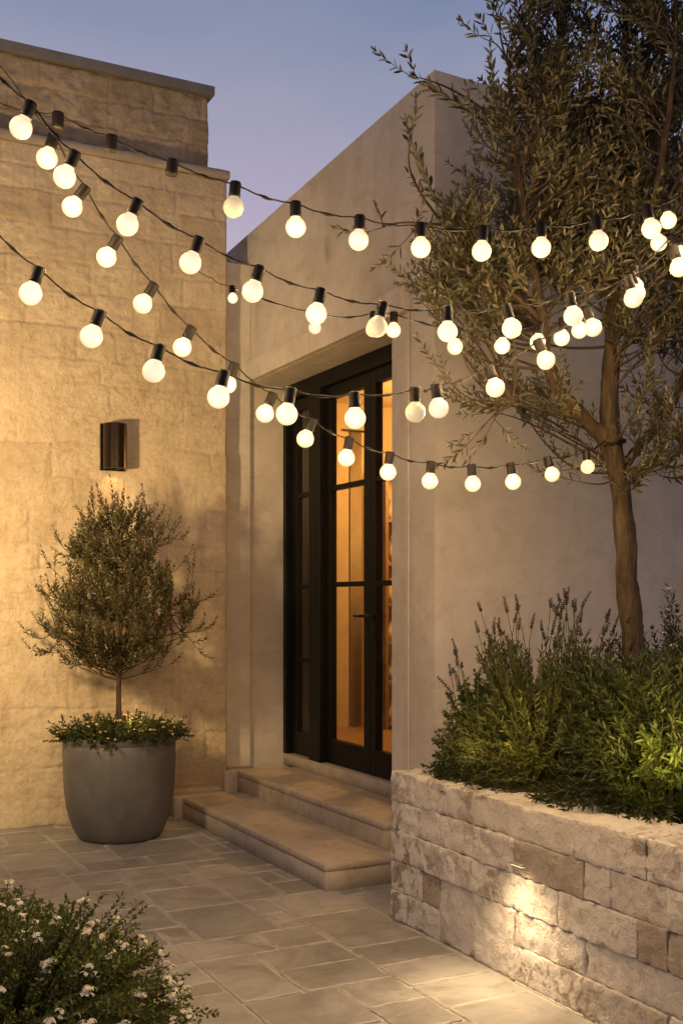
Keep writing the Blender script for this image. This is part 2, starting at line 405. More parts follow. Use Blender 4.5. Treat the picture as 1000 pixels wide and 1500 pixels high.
# ------------------------------------------------------------------ ground and paving
gs = 150.0
ground = obj('ground', ([(-gs, -gs, -0.006), (gs, -gs, -0.006), (gs, gs, -0.006), (-gs, gs, -0.006)], [(0, 1, 2, 3)]), M['mortar'])
ground['kind'] = 'structure'
def ashlar(nu, nv, sizes, rnd):
    g = [[0] * nv for _ in range(nu)]; out = []
    for j in range(nv):
        for i in range(nu):
            if g[i][j]: continue
            opts = sizes[:]; rnd.shuffle(opts)
            opts.append((1, 1))
            for (w, h) in opts:
                if i + w <= nu and j + h <= nv and all(not g[i + a][j + b] for a in range(w) for b in range(h)):
                    for a in range(w):
                        for b in range(h): g[i + a][j + b] = 1
                    out.append((i, j, w, h)); break
    return out
def paving():
    rnd = random.Random(5)
    U, A0, B0 = 0.13, -2.2, 0.6
    V, Fc, E = [], [], []
    for (i, j, w, h) in ashlar(56, 54, [(3, 2), (3, 3), (3, 2), (2, 3), (4, 3), (2, 2), (3, 2), (2, 4), (1, 2), (2, 1), (2, 2), (3, 4)], rnd):
        gap = 0.0025 + rnd.random() * 0.003
        x0, x1 = A0 + i * U + gap, A0 + (i + w) * U - gap
        y0, y1 = B0 + j * U + gap, B0 + (j + h) * U - gap
        dz = rnd.uniform(-0.0012, 0.0022); tx, ty = rnd.uniform(-.0015, .0015), rnd.uniform(-.0015, .0015)
        ring = []
        def edge(p, q):
            n = max(3, int((Vector(q) - Vector(p)).length / 0.035))
            for k in range(n):
                t = k / n
                ring.append((p[0] + (q[0] - p[0]) * t, p[1] + (q[1] - p[1]) * t))
        c = 0.008
        edge((x0 + c, y0), (x1 - c, y0)); ring.append((x1 - c, y0)); edge((x1, y0 + c), (x1, y1 - c)); ring.append((x1, y1 - c))
        edge((x1 - c, y1), (x0 + c, y1)); ring.append((x0 + c, y1)); edge((x0, y1 - c), (x0, y0 + c)); ring.append((x0, y0 + c))
        cx, cy = (x0 + x1) / 2, (y0 + y1) / 2
        n0 = len(V); nr = len(ring)
        ins = []
        for (x, y) in ring:
            q = Vector((x * 9, y * 9, 3.3)); q2 = Vector((x * 31, y * 31, 7.1))
            d = noise.noise(q) * 0.006 + noise.noise(q2) * 0.006
            l = Vector((cx - x, cy - y)).normalized()
            ins.append((x + l.x * d, y + l.y * d, l))
        for (x, y, l) in ins: V.append((x, y, -0.03))
        for (x, y, l) in ins: V.append((x, y, -0.0035 + dz))
        for (x, y, l) in ins: V.append((x + l.x * .006, y + l.y * .006, dz + (x - cx) * tx / .2 + (y - cy) * ty / .2))
        for (x, y, l) in ins: V.append((x + l.x * .030, y + l.y * .030, dz + (x - cx) * tx / .2 + (y - cy) * ty / .2))
        E.extend([1.0] * (3 * nr) + [0.0] * nr)
        for s in (0, 1, 2):
            for k in range(nr):
                k2 = (k + 1) % nr
                Fc.append((n0 + s * nr + k, n0 + s * nr + k2, n0 + (s + 1) * nr + k2, n0 + (s + 1) * nr + k))
        Fc.append(tuple(n0 + 3 * nr + k for k in range(nr)))
    o = obj('paving', (V, Fc), M['paver'])
    at = o.data.attributes.new('edge', 'FLOAT', 'POINT'); at.data.foreach_set('value', E)
    o['kind'] = 'structure'
paving()

# ------------------------------------------------------------------ left stone wall
WB = 7.5
def courses(z0, z1, rnd, hmin, hmax):
    out, z = [], z0
    while z < z1 - 0.05:
        h = rnd.uniform(hmin, hmax)
        if z1 - (z + h) < hmin * .7: h = z1 - z
        out.append((z, z + h)); z += h
    return out
def masonry(a0, a1, z0, z1, bfront, bback, step, seed, relief=1.0, endface=True):
    rnd = random.Random(seed)
    cs = courses(z0, z1, rnd, 0.15, 0.25)
    joints = []
    for c in cs:
        xs, x = [], a0 - rnd.random() * 0.4
        while x < a1 + 0.6:
            xs.append(x); x += rnd.uniform(0.26, 0.62)
        joints.append((xs, [rnd.uniform(-1, 1) for _ in xs]))
    na, nz = int((a1 - a0) / step), int((z1 - z0) / step)
    V, Fc, J, T = [], [], [], []
    for j in range(nz + 1):
        z = z0 + (z1 - z0) * j / nz
        for i in range(na + 1):
            a = a0 + (a1 - a0) * i / na
            p = Vector((a, 0.0, z))
            wz = z + 0.018 * noise.noise(Vector((a * 2.3, 1.7 + seed, z * 2.3))) + 0.008 * noise.noise(Vector((a * 13, 4.7, z * 13)))
            wa = a + 0.02 * noise.noise(Vector((a * 3.1, 8.2 + seed, z * 3.1))) + 0.008 * noise.noise(Vector((a * 14, 2.2, z * 14)))
            ci = 0
            while ci < len(cs) - 1 and wz > cs[ci][1]: ci += 1
            xs, off = joints[ci]
            xi = 0
            while xi < len(xs) - 2 and wa > xs[xi + 1]: xi += 1
            dj = min(abs(wz - cs[ci][0]), abs(wz - cs[ci][1]), abs(wa - xs[xi]), abs(wa - xs[xi + 1]))
            mask = min(1, max(0, 0.5 + 1.6 * noise.fractal(Vector((a * 0.9, 5.5 + seed, z * 1.1)), 1, 2, 3)))
            g = max(0.0, 1 - dj / 0.011) * mask
            d = g * 0.010 - off[xi] * 0.0035 * (0.2 + 0.8 * mask)
            d -= noise.fractal(Vector((a * 3.7, 3.0 + seed, z * 4.5)), 1, 2, 5) * 0.007
            d -= noise.fractal(Vector((a * 16, 13.0 + seed, z * 20)), 1, 2.2, 3) * 0.0042 * (0.35 + mask)
            V.append((a, bfront + d * relief, z)); J.append(g); T.append(max(0, off[xi]) * mask)
    w = na + 1
    for j in range(nz):
        for i in range(na):
            Fc.append((j * w + i, j * w + i + 1, (j + 1) * w + i + 1, (j + 1) * w + i))
    n = len(V)
    # end, top, back, left return
    for j in range(nz + 1):
        V.append((a1, bback, z0 + (z1 - z0) * j / nz)); J.append(0)
    for j in range(nz):
        Fc.append((j * w + na, n + j, n + j + 1, (j + 1) * w + na))
    m = len(V)
    for j in range(nz + 1):
        V.append((a0, bback, z0 + (z1 - z0) * j / nz)); J.append(0)
    for j in range(nz):
        Fc.append((m + j, j * w, (j + 1) * w, m + j + 1))
    Fc.append((n, m, m + nz, n + nz))
    Fc.append(tuple([nz * w + i for i in range(w)] + [n + nz, m + nz]))
    return V, Fc, J, T + [0] * (len(V) - len(T))
wall = empty('stone_wall', (1.0, WB, 0), 'tall cream plastered stone wall behind the potted olive, with a set-back upper course', 'wall')
def mason_obj(name, args, parent, mat):
    V, Fc, J, T = masonry(*args)
    o = obj(name, (V, Fc), mat, parent, smooth=True)
    at = o.data.attributes.new('tone', 'FLOAT', 'POINT'); at.data.foreach_set('value', T)
    at = o.data.attributes.new('joint', 'FLOAT', 'POINT'); at.data.foreach_set('value', J)
    return o
mason_obj('lower_wall', (-1.6, 2.94, 0.0, 4.535, WB, WB + 0.45, 0.011, 3), wall, M['wall'])
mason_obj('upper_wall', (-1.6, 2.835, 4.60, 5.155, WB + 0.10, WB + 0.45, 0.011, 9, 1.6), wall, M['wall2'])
obj('ledge', rbox(-1.6, 2.965, WB - 0.022, WB + 0.45, 4.535, 4.60, 0.06, 0.01, 0.007, 7, 2), M['ledge'], wall, True)
bevel(obj('coping', box(-1.6, 2.875, WB + 0.06, WB + 0.50, 5.155, 5.222), M['coping'], wall), 0.004)

# wall sconce
sc_p = Vector((2.10, WB - 0.012, 2.55))
sconce = empty('wall_light', sc_p, 'dark bronze half-cylinder downlight on the stone wall above the potted olive', 'wall light')
def half_cyl(c, r, h, t=0.004, seg=28):
    V, Fc = [], []
    out, inn = [], []
    for k in range(seg + 1):
        a = math.pi + math.pi * k / seg
        out.append((c[0] + r * math.cos(a), c[1] - 0.012 + r * 0.80 * math.sin(a)))
        inn.append((c[0] + (r - t) * math.cos(a), c[1] - 0.012 + (r - t) * 0.80 * math.sin(a)))
    n = seg + 1
    for ring in (out, inn):
        for z in (c[2] - h / 2, c[2] + h / 2):
            V += [(x, y, z) for x, y in ring]
    for k in range(seg):
        Fc += [(k, k + 1, n + k + 1, n + k), (2 * n + k + 1, 2 * n + k, 3 * n + k, 3 * n + k + 1), (k + 1, k, 2 * n + k, 2 * n + k + 1)]
    Fc.append(tuple(n + k for k in range(n)))
    return V, Fc
sc_c = Vector((sc_p.x, sc_p.y - 0.072, 2.55))
obj('lamp_shade', join(lathe([(0.068, -.1525), (0.079, -.1525)], sc_c, 48, cap_bot=False, cap_top=False), lathe([(0.079, -.1525), (0.079, .1515)], sc_c, 48, cap_bot=False, cap_top=False),
    lathe([(0.079, .1515), (0.0005, .1525)], sc_c, 48, cap_bot=False), lathe([(0.068, -.1525), (0.068, -.10)], sc_c, 48, cap_bot=False, cap_top=False)), M['bronze'], sconce, True)
bevel(obj('back_plate', box(sc_p.x - 0.084, sc_p.x + 0.084, sc_p.y - 0.011, sc_p.y + 0.02, 2.39, 2.71), M['bronze'], sconce), 0.003)
lv, lf = lathe([(0.001, 0.0), (0.064, 0.0), (0.0675, 0.006), (0.001, 0.010)], (sc_c.x, sc_c.y, 2.432), 24)
obj('lens', (lv, lf), M['lens'], sconce)

# ------------------------------------------------------------------ house
HA, HB = 3.18, 5.07                   # front (door) plane, right-hand face plane
O0, O1, OT = 5.51, 7.655, 3.11        # door opening
def roofz(a, b): return 4.352 - 0.047 * (b - HB) - 0.052 * (a - HA)
house = empty('house', (HA, HB, 0), 'flat-roofed pale stucco house with a deep black-framed glass doorway', 'house')
def house_shell():
    V, Fc = [], []
    def q(*pts):
        n = len(V); V.extend(pts); Fc.append(tuple(range(n, n + len(pts))))
    b1, a1, bk = 10.5, 10.0, 0.36
    # front round the opening
    q((HA, O0, 0), (HA, HB, 0), (HA, HB, roofz(HA, HB)), (HA, O0, roofz(HA, O0)))
    q((HA, b1, 0), (HA, O1, 0), (HA, O1, roofz(HA, O1)), (HA, b1, roofz(HA, b1)))
    q((HA, O1, OT), (HA, O0, OT), (HA, O0, roofz(HA, O0)), (HA, O1, roofz(HA, O1)))
    # reveals
    q((HA, O1, 0), (HA + bk, O1, 0), (HA + bk, O1, OT), (HA, O1, OT))
    q((HA, O0, 0), (HA, O0, OT), (HA + bk, O0, OT), (HA + bk, O0, 0))
    q((HA, O0, OT), (HA, O1, OT), (HA + bk, O1, OT), (HA + bk, O0, OT))
    # side, roof, hidden sides
    q((HA, HB, 0), (a1, HB, 0), (a1, HB, roofz(a1, HB) + .12), (HA, HB, roofz(HA, HB)))
    q((HA, HB, roofz(HA, HB)), (a1, HB, roofz(a1, HB) + .12), (a1, b1, roofz(a1, b1)), (HA, b1, roofz(HA, b1)))
    q((a1, HB, 0), (a1, b1, 0), (a1, b1, roofz(a1, b1)), (a1, HB, roofz(a1, HB) + .12))
    q((HA, b1, 0), (HA, b1, roofz(HA, b1)), (a1, b1, roofz(a1, b1)), (a1, b1, 0))
    return V, Fc
obj('outer_wall', house_shell(), M['stucco'], house)
bevel(obj('corner_pilaster', box(2.945, 3.179, 7.62, 8.3, 0.27, 3.985), M['stucco'], house), 0.006)
# raised surround: two jambs butted under a head
sp, sw, st = 0.05, 0.165, 0.15
sv = join(box(HA - .014, HA - 0.001, O0 - 0.185, O0 - 0.001, 0, OT), box(HA - .014, HA - 0.001, O1 + 0.001, O1 + sw, 0, OT),
          box(HA - sp, HA - 0.001, O0 - 0.185, O1 + sw, OT + 0.0015, OT + st))
bevel(obj('door_surround', sv, M['stucco'], house), 0.005)
# room behind the glass
RA0, RA1, RB0, RB1, RZ0, RZ1 = HA + 0.362, 6.6, 5.40, 8.75, 0.375, 3.25
rv = [(RA0, RB0, RZ0), (RA1, RB0, RZ0), (RA1, RB1, RZ0), (RA0, RB1, RZ0), (RA0, RB0, RZ1), (RA1, RB0, RZ1), (RA1, RB1, RZ1), (RA0, RB1, RZ1)]
n = len(rv)
front_v = [(RA0, RB0, RZ0), (RA0, O0, RZ0), (RA0, O0, RZ1), (RA0, RB0, RZ1), (RA0, O1, RZ0), (RA0, RB1, RZ0), (RA0, RB1, RZ1), (RA0, O1, RZ1), (RA0, O0, OT), (RA0, O1, OT)]
obj('interior_wall', (rv + front_v, [(1, 2, 6, 5), (2, 3, 7, 6), (0, 1, 5, 4), (4, 5, 6, 7), (8, 9, 10, 11), (12, 13, 14, 15), (16, 17, 15, 10)]), M['room'], house)
obj('interior_floor', (rv[:4], [(0, 1, 2, 3)]), M['roomfloor'], house)
# threshold
thr = join(rbox(3.43, 3.66, O0 + .003, 7.18, 0.272, 0.362, 0.06, 0.008, 0.004, 8, 3), rbox(3.455, 3.66, 7.184, O1 - .003, 0.272, 0.350, 0.06, 0.008, 0.004, 8, 5))
obj('threshold', thr, M['step'], house, True)
# door assembly, plane DA
DA = 3.485
def bars(b0, b1, z0, z1, stile_l, stile_r, top, bot, munt, a0=DA, dep=0.055):
    parts = [box(a0, a0 + dep, b0, b0 + stile_r, z0, z1), box(a0, a0 + dep, b1 - stile_l, b1, z0, z1),
             box(a0 + .001, a0 + dep - .001, b0 + stile_r, b1 - stile_l, z1 - top, z1), box(a0 + .001, a0 + dep - .001, b0 + stile_r, b1 - stile_l, z0, z0 + bot)]
    for m in munt:
        parts.append(box(a0 + 0.004, a0 + dep - 0.004, b0 + stile_r, b1 - stile_l, m - 0.017, m + 0.017))
    return join(*parts)
def leaf(name, b0, b1, munt, sl, sr, dz=0.0, z0=0.368, top=0.085, bot=0.165, dep=.055):
    o = obj(name, bars(b0, b1, z0, 2.995, sl, sr, top, bot, munt, DA + dz, dep), M['frame'], house)
    bevel(o, 0.003)
    obj('glass_pane', box(DA + dz + dep * .5 - .003, DA + dz + dep * .5 + .003, b0 + sr - .004, b1 - sl + .004, z0 + bot - .004, 2.995 - top + .004), M['glass'], o)
    return o
fr = join(box(DA - 0.03, DA + 0.07, O1 - 0.055, O1 - 0.002, 0.353, OT - 0.002),
          box(DA - 0.03, DA + 0.07, O0 + 0.002, O0 + 0.055, 0.365, OT - 0.002),
          box(DA - 0.029, DA + 0.069, O0 + 0.055, O1 - 0.055, 3.0, OT - 0.002),
          box(DA - 0.05, DA + 0.069, 6.985, 7.165, 0.365, 2.999))
bevel(obj('door_frame', fr, M['frame'], house), 0.004)
leaf('sidelight', 7.168, O1 - 0.056, (2.28, 1.60, 1.065), 0.10, 0.03, 0.012)
l1 = leaf('door_leaf', 6.345, 6.982, (2.285, 1.613), 0.055, 0.085)
l2 = leaf('door_leaf', 5.568, 6.34, (2.285, 1.613), 0.07, 0.10)
def lever(b, s, parent):
    v = join(lathe([(0.022, 0), (0.022, 0.008)], (DA - 0.009, b, 1.40), 16, Vector((1, 0, 0))),
             tube([(DA - 0.004, b, 1.40), (DA - 0.05, b, 1.40)], 0.009, 10),
             tube([(DA - 0.05, b - s * .006, 1.40), (DA - 0.05, b + s * 0.075, 1.40)], 0.009, 10),
             box(DA - 0.0035, DA - 0.0005, b - .012, b + .012, 1.27, 1.35))
    obj('handle', v, M['steel'], parent, False)
lever(6.395, 1, l1); lever(6.305, -1, l2)

# things in the room
shelf = empty('shelf_unit', (5.1, 8.62, RZ0), 'open brown wooden shelf unit seen through the right-hand door glass', 'shelf')
SA0, SA1 = 4.78, 6.2
zs = [0.42, 0.78, 1.13, 1.47, 1.82, 2.2, 2.6]
obj('side_panel', box(SA0, SA0 + .03, 8.42, 8.74, RZ0, 2.64), M['wood'], shelf)
obj('side_panel', box(SA1, SA1 + .03, 8.42, 8.74, RZ0, 2.64), M['wood'], shelf)
for z in zs: obj('shelf_board', box(SA0 + .03, SA1, 8.42, 8.74, z - .013, z + .013), M['wood'], shelf)
vr = random.Random(3)
vase_words = ['slim pale', 'squat brown', 'round cream', 'tall brown', 'small pale', 'wide brown', 'narrow cream', 'short pale', 'bulbous brown', 'tapered cream']
shelf_words = ['lowest', 'second lowest', 'third lowest', 'middle', 'third highest', 'second highest']
vi = 0
for si, z in enumerate(zs[:-1]):
    for k in range(4):
        a = SA0 + 0.13 + k * 0.16 + vr.uniform(-.02, .02); b = 8.52 + vr.uniform(-.03, .05)
        h = vr.uniform(0.12, 0.26); r = vr.uniform(0.03, 0.055)
        v = lathe([(r * .6, 0), (r, h * .3), (r * .95, h * .5), (r * .4, h * .8), (r * .45, h), (r * .3, h)], (a, b, z + .0132), 16)
        o = obj('vase', v, M['ceramic'] if k % 2 == 0 else M['ceramic2'], None, True, origin=(a, b, z + .0132))
        tag(o, ('pale' if k % 2 == 0 else 'brown') + ' ceramic vase, %s shelf indoors, %s from the shelf end' % (shelf_words[si], ['first', 'second', 'third', 'fourth'][k]), 'vase', 'vases on the indoor shelves')
blackout = empty('sidelight_blackout', (3.85, 8.4, RZ0), 'dark cabinet-shaped block added indoors to darken the narrow sidelight', 'cabinet')  # made-up dark piece, added so the sidelight glass looks dark
bevel(obj('blackout_body', box(3.58, 4.06, 8.12, 8.72, RZ0 + .002, 3.1), M['frame'], blackout), .006)
for k in range(2): bevel(obj('blackout_panel', box(3.60 + k * .225, 3.815 + k * .225, 8.098, 8.117, RZ0 + .06, 3.06), M['frame'], blackout), .004)
curt = empty('curtain', (4.45, 8.66, RZ0), 'pale hanging curtain on the inner wall beside the shelf unit', 'curtain')
cv, cf = [], []
for i in range(41):
    a = 4.60 + 0.10 * i / 40; b = 8.728 + 0.012 * math.sin(i * 1.05)
    cv += [(a, b, RZ0 + .02), (a, b, 3.0)]
for i in range(40): cf.append((2 * i, 2 * i + 2, 2 * i + 3, 2 * i + 1))
co = obj('drape', (cv, cf), M['ceramic'], curt, True)
so = co.modifiers.new('solid', 'SOLIDIFY'); so.thickness = 0.004
obj('curtain_rod', tube([(4.52, 8.728, 3.01), (4.74, 8.728, 3.01)], .009, 10), M['steel'], curt)

# ------------------------------------------------------------------ entrance steps
steps = empty('stone_steps', (2.8, 6.3, 0), 'two broad stone entrance steps leading up to the glass door', 'steps')
def slabs(a0, a1, cuts, z0, z1, seed):
    vs = []
    for i in range(len(cuts) - 1):
        vs.append(rbox(a0, a1, cuts[i] + .0012, cuts[i + 1] - .0012, z0, z1, 0.045, 0.006, 0.003, 6, seed + i * 3.1))
    return join(*vs)
obj('lower_step', join(slabs(2.548, 3.004, [5.12, 7.33], 0.098, 0.139, 1), rbox(2.549, 3.004, 5.121, 7.33, -0.01, 0.0985, .05, .005, .003, 6, 8)), M['step'], steps, True)
obj('upper_step', join(slabs(3.0, 3.49, [5.31, 6.55, 7.44], 0.236, 0.276, 4), rbox(3.001, 3.44, 5.311, 6.998, 0.10, 0.2365, .05, .005, .003, 6, 12), rbox(3.001, 3.44, 7.0, 7.44, 0.10, 0.2365, .05, .005, .003, 6, 17)), M['step'], steps, True)
obj('cheek_block', rbox(2.495, 2.90, 7.334, WB + .01, -0.01, 0.140, .05, .010, .004, 6, 21), M['step'], steps, True)
obj('cheek_block', rbox(2.905, 3.17, 7.444, 7.65, -0.01, 0.278, .05, .010, .004, 6, 25), M['step'], steps, True)

# ------------------------------------------------------------------ raised stone planter
PA, PT, PB0, PB1 = 2.62, 0.70, 1.2, 4.57
planter = empty('stone_planter', (3.2, 3.0, 0), 'raised planter of rough pale limestone blocks below the olive tree', 'planter')
def planter_blocks():
    rnd = random.Random(21)
    U, HZc = 0.142, PT / 5
    vs = []
    nu = int(round((PB1 - PB0) / U)); U = (PB1 - PB0) / nu
    # reserve top course as single-height coping-like stones
    for (i, j, w, h) in ashlar(nu, 4, [(1, 1), (2, 1), (3, 1), (2, 1), (3, 1), (2, 2), (2, 1), (1, 1), (2, 1), (3, 1), (2, 1)], rnd):
        b1 = PB1 - i * U; b0 = PB1 - (i + w) * U
        off = rnd.uniform(-.008, .01)
        vs.append(rbox(PA + off, PA + 0.27, b0 + .001, b1 - .001, j * HZc + .001, (j + h) * HZc - .001, 0.0145 if b1 > 2.5 else .05, 0.004, 0.0095, 19, rnd.random() * 90, 0.55))
    b = PB1
    while b > PB0 + .05:
        w = rnd.uniform(.24, .52); b0 = max(PB0, b - w)
        if b0 - PB0 < .15: b0 = PB0
        off = rnd.uniform(-.006, .008)
        vs.append(rbox(PA + off, PA + 0.275, b0 + .001, b - .001, 4 * HZc + .001, PT + rnd.uniform(-.006, .004), 0.0145 if b > 2.5 else .05, 0.004, 0.009, 19, rnd.random() * 90, 0.5))
        b = b0
    # far end return
    a = PA + 0.28
    while a < 5.2:
        w = rnd.uniform(.3, .55)
        for j in range(5):
            vs.append(rbox(a, a + w - .005, PB1 - .27, PB1 + rnd.uniform(-.006, .006), j * HZc + .002, (j + 1) * HZc - .002, .06, .012, .01, 9, rnd.random() * 90))
        a += w
    return join(*vs)
obj('block_wall', planter_blocks(), M['block'], planter, True)
sv, sf = [], []
for i in range(25):
    for j in range(31):
        a = 2.86 + 2.35 * i / 24; b = PB0 + (4.31 - PB0) * j / 30
        sv.append((a, b, 0.60 + .03 * noise.noise(Vector((a * 3, b * 3, 0)))))
for i in range(24):
    for j in range(30): sf.append((i * 31 + j, (i + 1) * 31 + j, (i + 1) * 31 + j + 1, i * 31 + j + 1))
obj('soil_bed', (sv, sf), M['soil'], planter, True)
# recessed brick light
RLp = Vector((PA - 0.012, 3.55, 0.462))
rl = empty('recessed_light', RLp, 'slim lit downlight strip set into the planter face between its blocks', 'wall light')
bevel(obj('housing', box(PA - 0.020, PA + .03, 3.51, 3.59, 0.463, 0.471), M['ledge'], rl), .002)
obj('lens', box(PA - 0.018, PA - .004, 3.515, 3.585, 0.4605, 0.4625), M['lens'], rl)

# ------------------------------------------------------------------ foliage
class Foliage:
    def __init__(s): s.V, s.F, s.TV, s.TF = [], [], [], []
    def leaf(s, p, d, nrm, L, W):
        d = d.normalized(); side = d.cross(nrm)
        if side.length < 1e-4: side = d.orthogonal()
        side.normalize(); up = side.cross(d)
        n = len(s.V); bend = up * (-L * R.uniform(-.05, .16)); f = up * (W * R.uniform(.05, .35))
        s.V += [p, p + d * L * .35 - side * W * .5 + f, p + d * L * .72 - side * W * .36 + f + bend * .5, p + d * L + bend,
                p + d * L * .72 + side * W * .36 + f + bend * .5, p + d * L * .35 + side * W * .5 + f]
        s.F += [(n, n + 5, n + 4, n + 3), (n, n + 3, n + 2, n + 1)]
    def twig(s, pts, r0, r1=None, seg=3):
        v, f = tube(pts, [r0 + (r1 if r1 is not None else r0 * .3 - r0) * 0 + ((r0 * .35 if r1 is None else r1) - r0) * i / max(1, len(pts) - 1) for i in range(len(pts))], seg, caps=False)
        n = len(s.TV); s.TV += v; s.TF += [tuple(i + n for i in q) for q in f]
    def spray(s, p, d, length, gap, L, W, ang=0.75, curve=0.25, r=0.0022, upness=0.25, both=True, taper=True):
        d = d.normalized(); n = max(2, int(length / gap)); pts = [p.copy()]
        ph = R.uniform(0, 3.1)
        for i in range(n):
            d = (d + Vector((R.uniform(-1, 1), R.uniform(-1, 1), R.uniform(-1, 1))) * curve * .35 + Vector((0, 0, upness * .12))).normalized()
            p = p + d * gap; pts.append(p.copy())
            ax = d.orthogonal().normalized(); bx = d.cross(ax)
            ph += 1.57 + R.uniform(-.3, .3)
            t = i / n
            sc = (1 - .45 * t ** 2) * R.uniform(.75, 1.15) if taper else R.uniform(.8, 1.15)
            if i == 0 and R.random() < .5: continue
            for sgn in ((1, -1) if both else (1,)):
                if R.random() < .06: continue
                o = (ax * math.cos(ph) + bx * math.sin(ph)) * sgn
                aa = ang * R.uniform(.6, 1.3)
                ld = d * math.cos(aa) + o * math.sin(aa)
                nr = d * math.sin(aa) - o * math.cos(aa)
                nr = (nr + Vector((R.uniform(-1, 1), R.uniform(-1, 1), R.uniform(-1, 1))) * .5)
                s.leaf(p, ld, nr, L * sc, W * sc * R.uniform(.85, 1.15))
        s.leaf(p, d, Vector((R.uniform(-1, 1), R.uniform(-1, 1), .5)), L * .7, W * .7)
        s.twig(pts, r)
    def build(s, parent, leafname, leafmat, twigname='twigs', twigmat=None):
        o = obj(leafname, (s.V, s.F), leafmat, parent)
        if s.TV:
            obj(twigname, (s.TV, s.TF), twigmat or M['twig'], parent, True)
        return o
def rdir():
    while True:
        v = Vector((R.uniform(-1, 1), R.uniform(-1, 1), R.uniform(-1, 1)))
        if .05 < v.length < 1: return v.normalized()
def limb_cloud(limbs, per=0.06):
    out = []
    for pts in limbs:
        for p in spline(pts, 6): out.append(p)
    return out
def grow(fol, nodes, target, L, W, gap, tw, ntw, r0=0.008, start=0.35, upness=.25, sag=0.0, rise=.55):
    # nearest limb node, penalising nodes above the target
    best = min(nodes, key=lambda q: (q - target).length + 1.6 * max(0, q.z - target.z + rise * math.hypot(q.x - target.x, q.y - target.y)))
    v = target - best
    ln = v.length
    if ln < .02: return
    side = rdir() * ln * .18
    pts = [best + v * t + side * math.sin(math.pi * t) + Vector((0, 0, sag * ln * math.sin(math.pi * t))) for t in [i / 8 for i in range(9)]]
    fol.twig(pts, max(.003, min(r0, .004 + ln * .007)), .0018, 5)
    for k in range(ntw):
        t = start + (1 - start) * (k + R.random()) / ntw
        i = min(7, int(t * 8)); p = pts[i].lerp(pts[i + 1], t * 8 - i)
        d = (pts[i + 1] - pts[i]).normalized() * .9 + rdir() * .95 + Vector((0, 0, upness))
        fol.spray(p, d, tw * R.uniform(.6, 1.25), gap, L, W, upness=upness)
    fol.spray(pts[-1], pts[-1] - pts[-2], tw * 1.1, gap, L, W, upness=upness)

# --- olive tree in the planter
TY = 5.0
tree = empty('olive_tree', P(932, 1170, TY), 'tall multi-limbed olive tree growing out of the raised stone planter', 'tree')
def TP(x, y, dy=0.0): return P(x, y, TY + dy)
trunk_px = [(936, 1185), (931, 1060), (926, 950), (919, 850), (912, 760), (903, 680), (890, 632)]
trunk_pts = spline([TP(*p) for p in trunk_px], 8)
nr = len(trunk_pts)
limbs = [
    [TP(892, 640), TP(893, 560, .03), TP(897, 450, .05), TP(904, 330, .08), TP(912, 200, .1), TP(915, 60, .12), TP(918, -60, .1)],
    [TP(896, 655), TP(858, 616, -.06), TP(822, 576, -.14), TP(802, 530, -.2), TP(790, 440, -.25), TP(770, 330, -.3), TP(752, 210, -.3), TP(745, 100, -.3)],
    [TP(905, 690), TP(940, 650, .1), TP(980, 600, .2), TP(1010, 520, .3), TP(1030, 400, .35), TP(1040, 260, .35)],
    [TP(897, 450, .05), TP(868, 350, .2), TP(838, 240, .3), TP(820, 100, .35), TP(815, 0, .35)],
    [TP(895, 480, .05), TP(930, 380, -.2), TP(965, 250, -.35), TP(985, 110, -.4), TP(990, -20, -.4)],
    [TP(795, 470, -.23), TP(740, 420, -.3), TP(690, 370, -.35), TP(650, 330, -.38)],
    [TP(858, 616, -.06), TP(800, 600, -.2), TP(750, 590, -.3)],
]
tv = tube(trunk_pts, [0.051 - 0.010 * i / nr + (0.014 * max(0, 1 - i / 6)) + (.006 if i > nr - 6 else 0) for i in range(nr)], 28, .3)
rad0 = [.045, .036, .026, .024, .024, .014, .012]
ls = [tv]
for lp, r0 in zip(limbs, rad0):
    sp_ = spline(lp, 6); m = len(sp_)
    ls.append(tube(sp_, [r0 * (1 - .78 * i / m) for i in range(m)], 16, .4))
obj('trunk', join(*ls), M['bark'], tree, True)
nodes = limb_cloud(limbs)
fol = Foliage()
blobs = [(895, 110, 140, 200, 5.2), (795, 250, 85, 140, 1.3), (750, 385, 130, 80, 1.5), (960, 380, 90, 130, 1.7), (680, 430, 70, 55, .5),
         (755, 590, 60, 35, .22), (975, 600, 45, 100, .42), (860, 320, 120, 100, 1.5), (1050, 250, 80, 260, 1.6), (940, 690, 50, 30, .12)]
tot = sum(b[4] for b in blobs)
NB = 430
for k in range(NB):
    t = R.uniform(0, tot)
    for b in blobs:
        t -= b[4]
        if t <= 0: break
    while True:
        u, v = R.uniform(-1, 1), R.uniform(-1, 1)
        if u * u + v * v < 1: break
    dy = R.uniform(-.62, .62) * math.sqrt(max(.15, 1 - (u * u + v * v) * .7))
    tgt = TP(b[0] + u * b[2], b[1] + v * b[3], dy)
    if tgt.y > HB - .28: tgt.y = HB - .28 - R.random() * .2
    grow(fol, nodes, tgt, 0.050, 0.0145, 0.025, 0.22, 5, upness=.6)
for (x, y, dy, n) in [(716, 60, -.3, 1), (700, 190, -.3, 1), (602, 205, -.36, 1), (640, 300, -.36, 2), (606, 112, -.3, 1), (735, 45, -.3, 1), (735, 20, -.3, 2), (556, 335, -.4, 1), (600, 345, -.4, 2),
                      (690, 645, -.3, 1), (720, 620, -.3, 1), (665, 470, -.35, 1), (640, 440, -.38, 2), (845, 705, -.2, 1), (980, 700, .2, 2), (820, 690, -.15, 1), (650, 550, -.35, 1), (620, 420, -.35, 2), (770, 20, -.3, 2)]:
    grow(fol, nodes, TP(x, y, dy), 0.055, 0.0155, 0.027, 0.19, n, start=.55, upness=.5)
